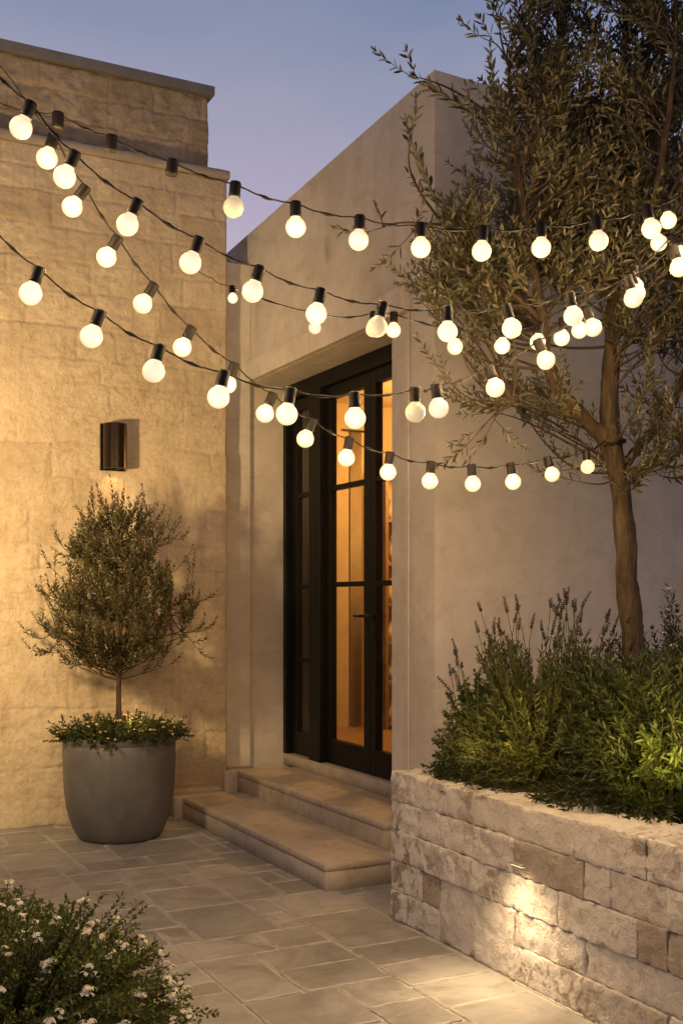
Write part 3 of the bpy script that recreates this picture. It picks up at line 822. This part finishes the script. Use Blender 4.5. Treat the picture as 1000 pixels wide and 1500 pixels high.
# leading spray shoots at the crown's left side
for (x0, y0, x1, y1) in [(728, 250, 712, 60), (640, 300, 598, 190), (690, 165, 605, 112), (800, 70, 735, 35)]:
    p, q = TP(x0, y0, -.32), TP(x1, y1, -.34)
    fol.spray(p, q - p, (q - p).length, .026, .078, .0225, ang=.55, curve=.12, r=.003, upness=.1)
# nothing may reach into the house wall
fol.V = [Vector((v.x, min(v.y, HB - .02), v.z)) for v in fol.V]
fol.build(tree, 'crown', M['olive'], 'twigs', M['bark'])

# --- potted olive
PC = Vector((1.99, 6.93, 0.0))
pot = empty('plant_pot', PC, 'large round grey pot standing on the paving by the stone wall', 'plant pot')
prof = [(0.232, 0.0), (0.250, 0.005), (0.266, 0.022), (0.290, 0.07), (0.312, 0.13), (0.330, 0.20), (0.343, 0.29), (0.350, 0.40), (0.353, 0.52), (0.3535, 0.600), (0.351, 0.605), (0.3510, 0.609), (0.357, 0.615), (0.359, 0.645), (0.354, 0.654), (0.338, 0.655), (0.330, 0.645), (0.325, 0.56)]
obj('pot_body', lathe(prof, PC, 72, cap_top=False), M['pot'], pot, True)
obj('soil', lathe([(0.001, 0.60), (0.2, 0.598), (0.3255, 0.585)], PC, 48, cap_bot=False, cap_top=False), M['soil'], pot, True)
topi = empty('potted_olive_tree', PC + Vector((0, 0, .6)), 'small bushy olive tree with one thin stem in the grey pot', 'tree')
sy = 7.06
def SP(x, y, dy=0.0): return P(x, y, sy + dy)
stem = spline([PC + Vector((0, 0, .58)), SP(174, 1050), SP(174, 1010), SP(176, 975), SP(174, 930), SP(172, 870), SP(168, 800)], 6)
m = len(stem)
tl = [tube(stem, [0.021 - .015 * i / m for i in range(m)], 10, .15)]
plimbs = [stem[14:]]
for (x1, y1, x2, y2, dy) in [(140, 930, 100, 880, -.1), (215, 925, 250, 890, .05), (150, 900, 120, 800, .1), (200, 880, 225, 800, -.12), (180, 900, 190, 820, -.25), (165, 915, 150, 860, .2), (200, 945, 265, 925, -.08), (140, 945, 80, 925, .05)]:
    pts = [SP(175, 985), SP((175 + x1) / 2, (980 + y1) / 2, dy * .4), SP(x1, y1, dy * .8), SP(x2, y2, dy)]
    s_ = spline(pts, 5); tl.append(tube(s_, [.009 * (1 - .7 * i / len(s_)) for i in range(len(s_))], 6))
    plimbs.append(pts)
obj('trunk', join(*tl), M['bark'], topi, True)
pn = limb_cloud(plimbs)
fol = Foliage()
for k in range(200):
    y = 740 + 240 * R.random() ** .62
    t_ = (y - 725) / 255
    wid = 116 * min(1, .20 + 1.2 * t_) * (1 if t_ < .82 else 1 - (t_ - .82) * 2.2)
    th = R.uniform(0, 6.283); rr = R.random() ** .42
    u = math.cos(th) * rr; dyv = math.sin(th) * rr * wid / 116 * .46
    tgt = SP(170 + u * wid, y, dyv)
    tgt.y = min(tgt.y, WB - .14)
    grow(fol, pn, tgt, .040, .0135, .0195, .14, 4, r0=.004, start=.4, upness=.9, rise=.3)
for (x, y) in [(152, 745), (205, 762), (186, 775), (92, 800), (78, 835), (62, 915), (66, 955), (258, 790), (282, 842), (285, 900), (120, 785), (240, 780), (285, 945), (222, 770), (140, 770), (170, 780), (110, 815), (262, 830), (68, 880), (55, 935), (285, 880), (292, 925), (130, 800), (215, 745), (165, 735), (235, 800)]:
    grow(fol, pn, SP(x, y, R.uniform(-.15, .15)), .036, .0115, .0175, .15, 2, r0=.004, start=.3, upness=.9, rise=.3)
fol.V = [Vector((v.x, min(v.y, WB - .02), v.z)) for v in fol.V]
fol.build(topi, 'crown', M['olive2'], 'twigs', M['bark'])

def flower_head(V, Fc, c, r, n, petal):
    for k in range(n):
        d = rdir(); d.z = abs(d.z) * .8 + .1
        p = c + Vector((d.x * r, d.y * r, d.z * r * .6))
        nrm = (d + Vector((0, 0, .5))).normalized(); e1 = nrm.orthogonal().normalized(); e2 = nrm.cross(e1)
        a0 = R.uniform(0, 6)
        for q in range(4):
            a = a0 + q * math.pi / 2
            u = e1 * math.cos(a) + e2 * math.sin(a); w = e1 * -math.sin(a) + e2 * math.cos(a)
            i = len(V)
            V += [p, p + u * petal * .6 + w * petal * .42 + nrm * petal * .12, p + u * petal + nrm * petal * .05, p + u * petal * .6 - w * petal * .42 + nrm * petal * .12]
            Fc.append((i, i + 1, i + 2, i + 3))
def shrub(parent, c, rx, ry, rz, nstem, gap, L, W, leafmat, leafname='foliage', upness=.4, spread=1.0, inner=.25, floor=None, both=True, ang=.8, tilt=0.0):
    """stems from the root fan out to a lumpy dome and carry leaves along their outer length"""
    f = Foliage(); tips = []
    seed = R.random() * 50
    for k in range(nstem):
        th = R.uniform(0, 2 * math.pi); ph = math.acos(R.uniform(-.12, 1))
        d = Vector((math.cos(th) * math.sin(ph), math.sin(th) * math.sin(ph), math.cos(ph)))
        lump = 1 + .28 * noise.noise(d * 2.3 + Vector((seed, 0, 0))) + R.uniform(-.14, .1)
        tip = c + Vector((d.x * rx, d.y * ry, max(-.04, d.z) * rz)) * lump
        if floor is not None and tip.z < floor: tip.z = floor + R.random() * .04
        root = c + Vector((d.x * rx * .18, d.y * ry * .18, 0))
        ln = (tip - root).length
        n = max(4, int(ln / gap)); pts = []
        bow = Vector((0, 0, 1)) * ln * .16 * math.sin(ph) * spread
        for i in range(n + 1):
            t = i / n
            pts.append(root.lerp(tip, t) + bow * math.sin(math.pi * t) + rdir() * gap * .15)
        phs = R.uniform(0, 3)
        for i in range(int(n * inner), n):
            dd = (pts[i + 1] - pts[i]).normalized(); ax = dd.orthogonal().normalized(); bx = dd.cross(ax)
            phs += 1.57 + R.uniform(-.35, .35)
            for sgn in ((1, -1) if both else (1,)):
                o = (ax * math.cos(phs) + bx * math.sin(phs)) * sgn
                aa = ang * R.uniform(.6, 1.35)
                f.leaf(pts[i + 1], dd * math.cos(aa) + o * math.sin(aa), dd * math.sin(aa) - o * math.cos(aa) + rdir() * .5, L * R.uniform(.7, 1.2), W * R.uniform(.8, 1.2))
        f.leaf(pts[-1], pts[-1] - pts[-2], rdir(), L * .8, W * .8)
        f.twig(pts, .0022 + ln * .0012)
        tips.append((pts[-1], (pts[-1] - pts[-2]).normalized()))
    f.build(parent, leafname, leafmat, 'stems')
    return tips

# underplanting in the pot
up = empty('trailing_plant', PC + Vector((0, 0, .6)), 'low green trailing plant with tiny flowers round the olive stem in the pot', 'plant')
f = Foliage(); FV, FF = [], []
for k in range(620):
    th = R.uniform(0, 2 * math.pi); rr = math.sqrt(R.uniform(.03, 1)) * .36
    p = PC + Vector((rr * math.cos(th), rr * math.sin(th), .60 + R.uniform(0, .02)))
    if rr > .30: p = PC + Vector((.30 * math.cos(th), .30 * math.sin(th), .62))
    d = Vector((math.cos(th) * (rr / .36) ** 2 * 1.4, math.sin(th) * (rr / .36) ** 2 * 1.4, .95)) + rdir() * .5
    f.spray(p, d, R.uniform(.10, .24) * (.8 + .35 * noise.noise(Vector((math.cos(th) * 2, math.sin(th) * 2, 4)))), .012, .026, .014, ang=.95, curve=.4, r=.0012, upness=-.25 if rr > .25 else .1)
    if R.random() < .22:
        flower_head(FV, FF, Vector(f.TV[-1]) + Vector((0, 0, .010)), .012, 6, .008)
f.V = [Vector((v.x, min(v.y, WB - .03), v.z)) for v in f.V]
f.build(up, 'foliage', M['under'], 'stems')
obj('flowers', (FV, FF), M['cream'], up)

# planter plants
lavc = P(790, 1160, 5.05); lavc.z = .60
lav = empty('lavender_bush', lavc, 'dark lavender bush with upright flower spikes left of the olive trunk', 'bush')
tips = shrub(lav, lavc, .46, .44, .70, 800, .019, .034, .0078, M['lav'], upness=.5, ang=.6, inner=.2, floor=.66)
SV, SF = [], []; f = Foliage()
for k in range(80):
    th = R.uniform(0, 6.283); rr = math.sqrt(R.random())
    base = lavc + Vector((math.cos(th) * rr * .34, math.sin(th) * rr * .30, .60 - .32 * rr * rr + R.uniform(-.1, 0)))
    d = Vector((math.cos(th) * rr * .32, math.sin(th) * rr * .32, 1)) + rdir() * .10
    d.normalize(); h = R.uniform(.20, .42)
    bend = Vector((R.uniform(-1, 1), R.uniform(-1, 1), 0)) * h * .22
    pts = [base + d * h * t + bend * t * t for t in (0, .25, .5, .75, 1)]
    f.twig(pts, .0018, .0014, 4)
    for i in range(3):
        q = base + d * h * (.25 + i * .18); o = rdir()
        f.leaf(q, d + o * .6, rdir(), .022, .004)
    n = R.randint(3, 9)
    for i in range(n):
        tt = 1 + (i * .0095 - .012) / h
        q = base + d * h * tt + bend * tt * tt
        for s_ in range(5):
            o = d.orthogonal().normalized(); o = Matrix.Rotation(s_ * 1.257 + i * .6, 3, d) @ o
            ii = len(SV); L_ = .011 * R.uniform(.75, 1.2) * (1 - .35 * i / n)
            w_ = d.cross(o)
            SV += [q, q + o * L_ * .6 + w_ * L_ * .45 + d * L_ * .3, q + o * L_ * .75 + d * L_ * 1.1, q + o * L_ * .6 - w_ * L_ * .45 + d * L_ * .3]
            SF.append((ii, ii + 1, ii + 2, ii + 3))
obj('flower_spikes', (SV, SF), M['spike'], lav)
f.build(lav, 'spike_leaves', M['lav'], 'spike_stems', M['lav'])

rc = P(975, 1175, 4.45); rc.z = .60
sh = empty('leafy_shrub', rc, 'bright green leafy shrub overhanging the near end of the planter', 'shrub')
shrub(sh, rc, .44, .50, .72, 700, .024, .042, .0105, M['shrub'], upness=.4, ang=.75, inner=.3, floor=.69)
lc = P(708, 1135, 5.12); lc.z = .60
ls_ = empty('low_shrub', lc, 'low round-leaved shrub at the far corner of the planter', 'shrub')
shrub(ls_, lc, .24, .20, .56, 330, .02, .026, .0125, M['shrub'], ang=.9, inner=.3, floor=.70)
bc = P(1000, 1120, 5.35); bc.z = .60
bs = empty('flowering_bush', bc, 'tall green bush with small pale flowers behind the olive trunk', 'bush')
tp = shrub(bs, bc, .48, .36, .92, 300, .026, .036, .010, M['lav'], ang=.8, inner=.3)
FV, FF = [], []
for q, d in tp:
    if R.random() < .3: flower_head(FV, FF, q, .016, 7, .008)
obj('flowers', (FV, FF), M['white'], bs)
fc = P(850, 1190, 4.75); fc.z = .61
gp = empty('ground_cover', fc, 'dark low ground cover plant filling the planter front between the bushes', 'plant')
shrub(gp, fc, .40, .45, .20, 170, .02, .028, .008, M['lav'], ang=.8, inner=.2, floor=.66)

# foreground white flowering plant
ac = C2W(-1.07, 3.40, 0.0)
al = empty('white_flowering_plant', ac, 'mounded green plant with small white flower clusters at the near corner of the paving', 'plant')
al_t = shrub(al, ac, .61, .62, .55, 1800, .016, .021, .0095, M['ground'], ang=.85, inner=.45)
FV, FF = [], []
R2 = random.Random(8)
heads = []
tl_ = [t for t in al_t if t[0].z > .14]
while len(heads) < 150:
    q = R2.choice(tl_)[0]
    if all((q - h).length > .042 for h in heads): heads.append(q)
for q, d in al_t:
    near = min((q - h).length for h in heads)
    if near < .030 or R2.random() < .012:
        for _ in range(3):
            flower_head(FV, FF, q + d * .012 + rdir() * .013, .012, 7, .0078)
obj('flowers', (FV, FF), M['white'], al)

# ------------------------------------------------------------------ string lights
def piece(knots):
    def f(x):
        if x <= knots[0][0]: return knots[0][1] + (knots[1][1] - knots[0][1]) / (knots[1][0] - knots[0][0]) * (x - knots[0][0])
        for (x0, y0), (x1, y1) in zip(knots, knots[1:]):
            if x <= x1: break
        return y0 + (y1 - y0) / (x1 - x0) * (x - x0)
    return f
SOCK = lathe([(0.0165, 0.0), (0.0172, 0.004), (0.0172, 0.012), (0.0165, 0.014), (0.0170, 0.040), (0.0150, 0.045)], (0, 0, -0.045), 20)
GLOBE = []
for i in range(15):
    th = math.pi * i / 15
    GLOBE.append((0.030 * math.sin(math.pi - th) if i else 0.0005, -0.030 * math.cos(th)))
GLOBE = [g for g in GLOBE if g[1] < 0.026] + [(0.0148, 0.0285), (0.0142, 0.034)]
def mesh_of(name, vf, mat, smooth=True):
    me = bpy.data.meshes.new(name); me.from_pydata([tuple(v) for v in vf[0]], [], vf[1]); me.update()
    me.polygons.foreach_set('use_smooth', [smooth] * len(me.polygons)); me.materials.append(mat); return me
ME_SOCK = mesh_of('socket', SOCK, M['plastic'])
gv = lathe(GLOBE, (0, 0, 0), 24)
ME_BULB = mesh_of('lit_globe', gv, M['bulb']); ME_DIM = mesh_of('dim_globe', gv, M['dim']); ME_CLEAR = mesh_of('clear_globe', gv, M['clear'])
fil = join(tube([(0.004, 0, .03), (0.006, 0, .0), (0.003, 0, -.008), (-.003, 0, -.008), (-.006, 0, 0), (-.004, 0, .03)], .0012, 6), tube([(0, 0.004, .026), (0, .005, -.002), (0, -.005, -.002), (0, -.004, .026)], .0009, 6))
ME_FIL = mesh_of('filament', fil, M['filament'])
LIGHT = bpy.data.lights.new('bulb_light', 'POINT'); LIGHT.energy = 18.0; LIGHT.color = (1.0, 0.63, 0.275); LIGHT.shadow_soft_size = 0.034
LDIM = bpy.data.lights.new('dim_bulb_light', 'POINT'); LDIM.energy = 5; LDIM.color = (1.0, 0.67, 0.33); LDIM.shadow_soft_size = 0.034
LFIL = bpy.data.lights.new('filament_light', 'POINT'); LFIL.energy = 0.8; LFIL.color = (1.0, 0.62, 0.29); LFIL.shadow_soft_size = 0.034
def string_light(label, depth, items, pre, post, group='festoon strings of globe bulbs'):
    """items: (socket px, socket py, bulb px, bulb py, state) state 1 lit, .5 dim, 0 empty socket, 2 clear"""
    anchor = P(*pre[-1], depth(pre[-1][0])) if pre else P(items[0][0], items[0][1], depth(items[0][0]))
    root = empty('string_light', anchor, label, 'string lights', group)
    path = [P(x, y, depth(x)) for x, y in pre]
    marks = []
    for (sx, sy_, bx, by, stt) in items:
        Y = depth(sx)
        sp0 = P(sx, sy_, Y); bp = P(bx, by, Y)
        dr = (sp0 - bp)
        dr = dr.normalized() if dr.length > 1e-5 else Vector((0, 0, 1))
        dr = (dr + Vector((R.uniform(-.06, .06), R.uniform(-.06, .06), 0))).normalized()
        top = bp + dr * 0.075
        path.append(top - dr * .005); marks.append(len(path) - 1)
        rot = dr.to_track_quat('Z', 'Y')
        s = bpy.data.objects.new('socket', ME_SOCK); s.location = top - anchor; s.rotation_mode = 'QUATERNION'; s.rotation_quaternion = rot
        link(s, root)
        if stt:
            me = ME_BULB if stt == 1 else ME_DIM if stt == .5 else ME_CLEAR
            g = bpy.data.objects.new('bulb', me); g.location = (0, 0, -0.075); link(g, s)
            if stt == 2:
                q = bpy.data.objects.new('filament', ME_FIL); q.location = (0, 0, -0.075); link(q, s)
            lo = bpy.data.objects.new('bulb_light', LIGHT if stt == 1 else LDIM if stt == .5 else LFIL); lo.location = bp; COL.objects.link(lo)
    path += [P(x, y, depth(x)) for x, y in post]
    pts, rad = [], []
    per = 14
    sp_ = spline(path, per)
    knot = {m_ * per + per // 2 for m_ in marks}
    sagk = []
    for i, p in enumerate(sp_):
        dd = min([abs(i - k) for k in knot] or [9])
        rr = .0024 + (.0034 * max(0, 1 - dd / 1.6))
        tw = Vector((math.sin(i * 1.3), math.cos(i * 1.3), math.sin(i * 1.9))) * .0009
        sgm = math.sin(math.pi * ((i % per) / per)) * .010
        pts.append(p + tw - Vector((0, 0, sgm))); rad.append(rr)
    obj('cable', tube(pts, rad, 7), M['cable'], root, True)
    return root
dA = piece([(0, 3.12), (1000, 3.50)])
string_light('uppermost festoon string, with three bulbless sockets near the stone wall top', dA,
    [(86, 182, 84, 204, 0), (163, 215, 161, 237, 0), (251, 250, 249, 272, 0), (344, 281, 342, 304, .5), (434, 305, 433, 333, 1), (526, 323, 525, 352, 1), (617, 335, 616, 363, 1),
     (705, 339, 705, 368, 1), (791, 335, 792, 363, 1), (873, 325, 876, 353, 1), (947, 308, 953, 335, 1), (1015, 280, 1022, 306, 1), (1090, 250, 1098, 275, 1)],
    [(-260, 40), (-80, 118), (0, 150)], [(1180, 210), (1300, 150)])
dB = piece([(0, 2.93), (300, 3.06), (560, 3.22), (1000, 3.62)])
string_light('festoon string dipping from the upper left to above the door lintel', dB,
    [(-40, 88, -48, 115, 1), (43, 159, 31, 187, 1), (107, 230, 95, 259, 1), (199, 299, 187, 329, 1), (289, 355, 279, 385, 1), (378, 398, 370, 427, 1), (469, 431, 463, 460, 1), (561, 449, 552, 479, .5),
     (653, 456, 655, 486, 1), (743, 452, 749, 481, 1), (834, 434, 839, 463, 1), (917, 408, 927, 437, 1), (986, 366, 994, 392, 1), (1060, 318, 1070, 345, 1)],
    [(-300, -180), (-130, 0)], [(1150, 250), (1300, 130)])
dC = piece([(0, 2.92), (320, 2.98), (520, 3.14), (650, 3.38), (870, 3.78)])
string_light('lowest near festoon string, hanging across the door head and rising into the olive tree', dC,
    [(-25, 330, -34, 358, 1), (57, 401, 45, 430, 1), (145, 464, 134, 493, 1), (233, 516, 225, 544, 1), (327, 553, 320, 582, 1), (423, 578, 420, 607, 1), (519, 584, 520, 613, 1), (606, 577, 608, 604, .5),
     (637, 570, 642, 598, 1), (715, 542, 725, 568, 1), (789, 504, 799, 528, 1), (858, 456, 868, 480, 1), (922, 405, 932, 430, 1), (985, 350, 995, 372, 1)],
    [(-260, 80), (-110, 250)], [(1060, 290), (1200, 160)])
dD_root = None
dD = piece([(60, 3.15), (250, 3.52), (400, 3.70), (570, 4.02), (750, 4.25), (860, 4.75), (890, 4.88)])
dD_root = string_light('steep far festoon string ending at the olive trunk with a clear glass bulb', dD,
    [(76, 207, 69, 232, 1), (120, 281, 106, 303, 1), (170, 355, 156, 377, 1), (221, 424, 209, 445, 1), (279, 486, 267, 509, 1), (341, 540, 333, 563, 1), (398, 584, 388, 606, 1), (454, 621, 447, 643, 1),
     (512, 648, 507, 671, 1), (571, 669, 568, 692, 1), (630, 683, 629, 705, 1), (690, 687, 692, 709, 1), (747, 684, 751, 706, 1), (802, 674, 808, 695, 1), (856, 661, 860, 684, 2)],
    [(-40, 30), (20, 120)], [(884, 646), (898, 652)])
tc0 = TP(896, 652)
loop = [tc0 + Vector((math.cos(a) * .060, math.sin(a) * .060, .012 * math.sin(a + 1))) for a in [2 * math.pi * k / 40 for k in range(82)]]
loop = [p + Vector((0, 0, .010 * (k / 40))) for k, p in enumerate(loop)]
obj('tie', tube(loop, .0035, 6), M['cable'], dD_root, True)
dE = piece([(285, 7.60), (341, 6.5), (461, 5.2), (548, 4.6), (666, 4.25), (980, 4.05)])
string_light('rearmost festoon string of smaller-looking bulbs behind the others in the olive leaves, some added in place of blurred glints', dE,
    [(339, 417, 341, 437, 1), (462, 459, 461, 480, 1), (548, 462, 546, 483, 1), (577, 464, 576, 484, 1), (668, 487, 666, 508, 1), (737, 486, 735, 507, 1), (790, 480, 787, 501, 1), (823, 474, 822, 495, 1), (850, 462, 848, 484, 1), (928, 399, 930, 420, 1), (962, 335, 964, 356, 1), (975, 302, 978, 323, 1)],  # several of these bulbs are added to stand for blurred glints
    [(285, 392), (310, 407)], [(1010, 220), (1040, 140)])

# ------------------------------------------------------------------ lamps of the place
def light(name, typ, loc, energy, color, size=0.05, target=None, spot=None, blend=.5):
    L = bpy.data.lights.new(name, typ); L.energy = energy; L.color = color; L.shadow_soft_size = size
    if spot: L.spot_size = math.radians(spot); L.spot_blend = blend
    o = bpy.data.objects.new(name, L); o.location = loc
    if target is not None: o.rotation_euler = (Vector(target) - Vector(loc)).to_track_quat('-Z', 'Y').to_euler()
    COL.objects.link(o); return o
WARM = (1.0, 0.57, 0.22)
light('sconce_light', 'SPOT', (sc_c.x, sc_c.y, 2.42), 3.5, WARM, .03, (sc_p.x, sc_p.y - .02, 1.0), 110, .8)
light('courtyard_lamp', 'SPOT', (0.11, 5.33, 1.95), 540, (1.0, 0.665, 0.30), .10, (1.0, 7.5, 2.2), 130, 1.0)
light('planter_downlight', 'SPOT', (PA - 0.13, 3.55, 0.50), 24, (1.0, 0.70, 0.38), .06, (PA - 0.20, 3.44, 0.0), 130, 1.0)
for p, q, e in [(P(755, 1100, 4.46), P(750, 1040, 4.95), 17), (P(968, 1120, 3.90), P(965, 1050, 4.45), 26), (P(690, 1105, 4.86), P(680, 1060, 5.25), 7)]:
    light('garden_uplight', 'SPOT', p, e, (1.0, 0.72, 0.20), .08, q, 100, .9)
light('pot_uplight', 'POINT', PC + Vector((.05, -.12, .74)), 1.5, (1.0, .6, .22), .02)
light('room_lamp', 'POINT', (4.95, 7.55, 2.65), 105, (1.0, 0.55, 0.17), .15)

# ------------------------------------------------------------------ sky
w = bpy.data.worlds.new('World'); scene.world = w; w.use_nodes = True
nt = w.node_tree; nt.nodes.clear()
out = nt.nodes.new('ShaderNodeOutputWorld'); bg = nt.nodes.new('ShaderNodeBackground')
sky = nt.nodes.new('ShaderNodeTexSky'); sky.sky_type = 'NISHITA'; sky.sun_disc = False
sky.sun_elevation = math.radians(1.0); sky.sun_rotation = math.radians(200); sky.air_density = 1.0; sky.ozone_density = 2.0
tc = nt.nodes.new('ShaderNodeTexCoord'); sep = nt.nodes.new('ShaderNodeSeparateXYZ'); nt.links.new(tc.outputs['Generated'], sep.inputs[0])
rp = nt.nodes.new('ShaderNodeValToRGB'); cr = rp.color_ramp
stops = [(0.0, (.09, .08, .11)), (0.21, (.24, .20, .27)), (0.28, (.60, .50, .645)), (0.345, (.51, .45, .60)), (0.42, (.365, .37, .515)), (0.50, (.21, .27, .43)), (0.66, (.08, .12, .23)), (1.0, (.03, .05, .12))]
while len(cr.elements) < len(stops): cr.elements.new(.5)
for e, (p, c) in zip(cr.elements, stops): e.position = p; e.color = (*c, 1)
cn = nt.nodes.new('ShaderNodeTexNoise'); cn.inputs['Scale'].default_value = 2.6; cn.inputs['Detail'].default_value = 6; cn.inputs['Distortion'].default_value = .6
cm = nt.nodes.new('ShaderNodeMapping'); cm.inputs['Scale'].default_value = (1, 1, 3.2)
nt.links.new(tc.outputs['Generated'], cm.inputs['Vector']); nt.links.new(cm.outputs[0], cn.inputs['Vector'])
cs = nt.nodes.new('ShaderNodeMath'); cs.operation = 'MULTIPLY_ADD'; cs.inputs[1].default_value = .11; cs.inputs[2].default_value = -.055
nt.links.new(cn.outputs['Fac'], cs.inputs[0])
ca = nt.nodes.new('ShaderNodeMath'); ca.operation = 'ADD'; nt.links.new(cs.outputs[0], ca.inputs[0]); nt.links.new(sep.outputs['Z'], ca.inputs[1])
dv = nt.nodes.new('ShaderNodeVectorMath'); dv.operation = 'DOT_PRODUCT'; dv.inputs[1].default_value = (KX, -KY, 0)
nt.links.new(tc.outputs['Generated'], dv.inputs[0])
da = nt.nodes.new('ShaderNodeMath'); da.operation = 'MULTIPLY_ADD'; da.inputs[1].default_value = .09; nt.links.new(dv.outputs['Value'], da.inputs[0]); nt.links.new(ca.outputs[0], da.inputs[2])
nt.links.new(da.outputs[0], rp.inputs['Fac'])
add = nt.nodes.new('ShaderNodeVectorMath'); add.operation = 'SCALE'; add.inputs['Scale'].default_value = 0.02
nt.links.new(sky.outputs['Color'], add.inputs[0])
ad2 = nt.nodes.new('ShaderNodeVectorMath'); ad2.operation = 'ADD'
nt.links.new(add.outputs[0], ad2.inputs[0]); nt.links.new(rp.outputs['Color'], ad2.inputs[1])
nt.links.new(ad2.outputs[0], bg.inputs['Color']); bg.inputs['Strength'].default_value = 0.85
nt.links.new(bg.outputs[0], out.inputs['Surface'])

# ------------------------------------------------------------------ camera, render
cam = bpy.data.cameras.new('camera'); co_ = bpy.data.objects.new('camera', cam); COL.objects.link(co_)
co_.location = (0, 0, CAMZ); co_.rotation_euler = (math.pi / 2, 0, -math.atan2(KY, KX))
cam.sensor_fit = 'AUTO'; cam.sensor_width = 36; cam.lens = 36 * F / 1500; cam.shift_y = (HZ - 750) / 1500
cam.clip_start = .05; cam.clip_end = 500
scene.camera = co_
scene.view_settings.view_transform = 'Standard'; scene.view_settings.look = 'None'; scene.view_settings.exposure = 0.0; scene.view_settings.gamma = 1.0
cy = scene.cycles
cy.use_denoising = True
try: cy.denoiser = 'OPENIMAGEDENOISE'; cy.denoising_input_passes = 'RGB_ALBEDO_NORMAL'
except Exception: pass
cy.use_adaptive_sampling = True; cy.adaptive_threshold = 0.015
cy.max_bounces = 6; cy.diffuse_bounces = 3; cy.glossy_bounces = 3; cy.transparent_max_bounces = 8
cy.caustics_reflective = False; cy.caustics_refractive = False; cy.sample_clamp_indirect = 3.0
cy.use_light_tree = True
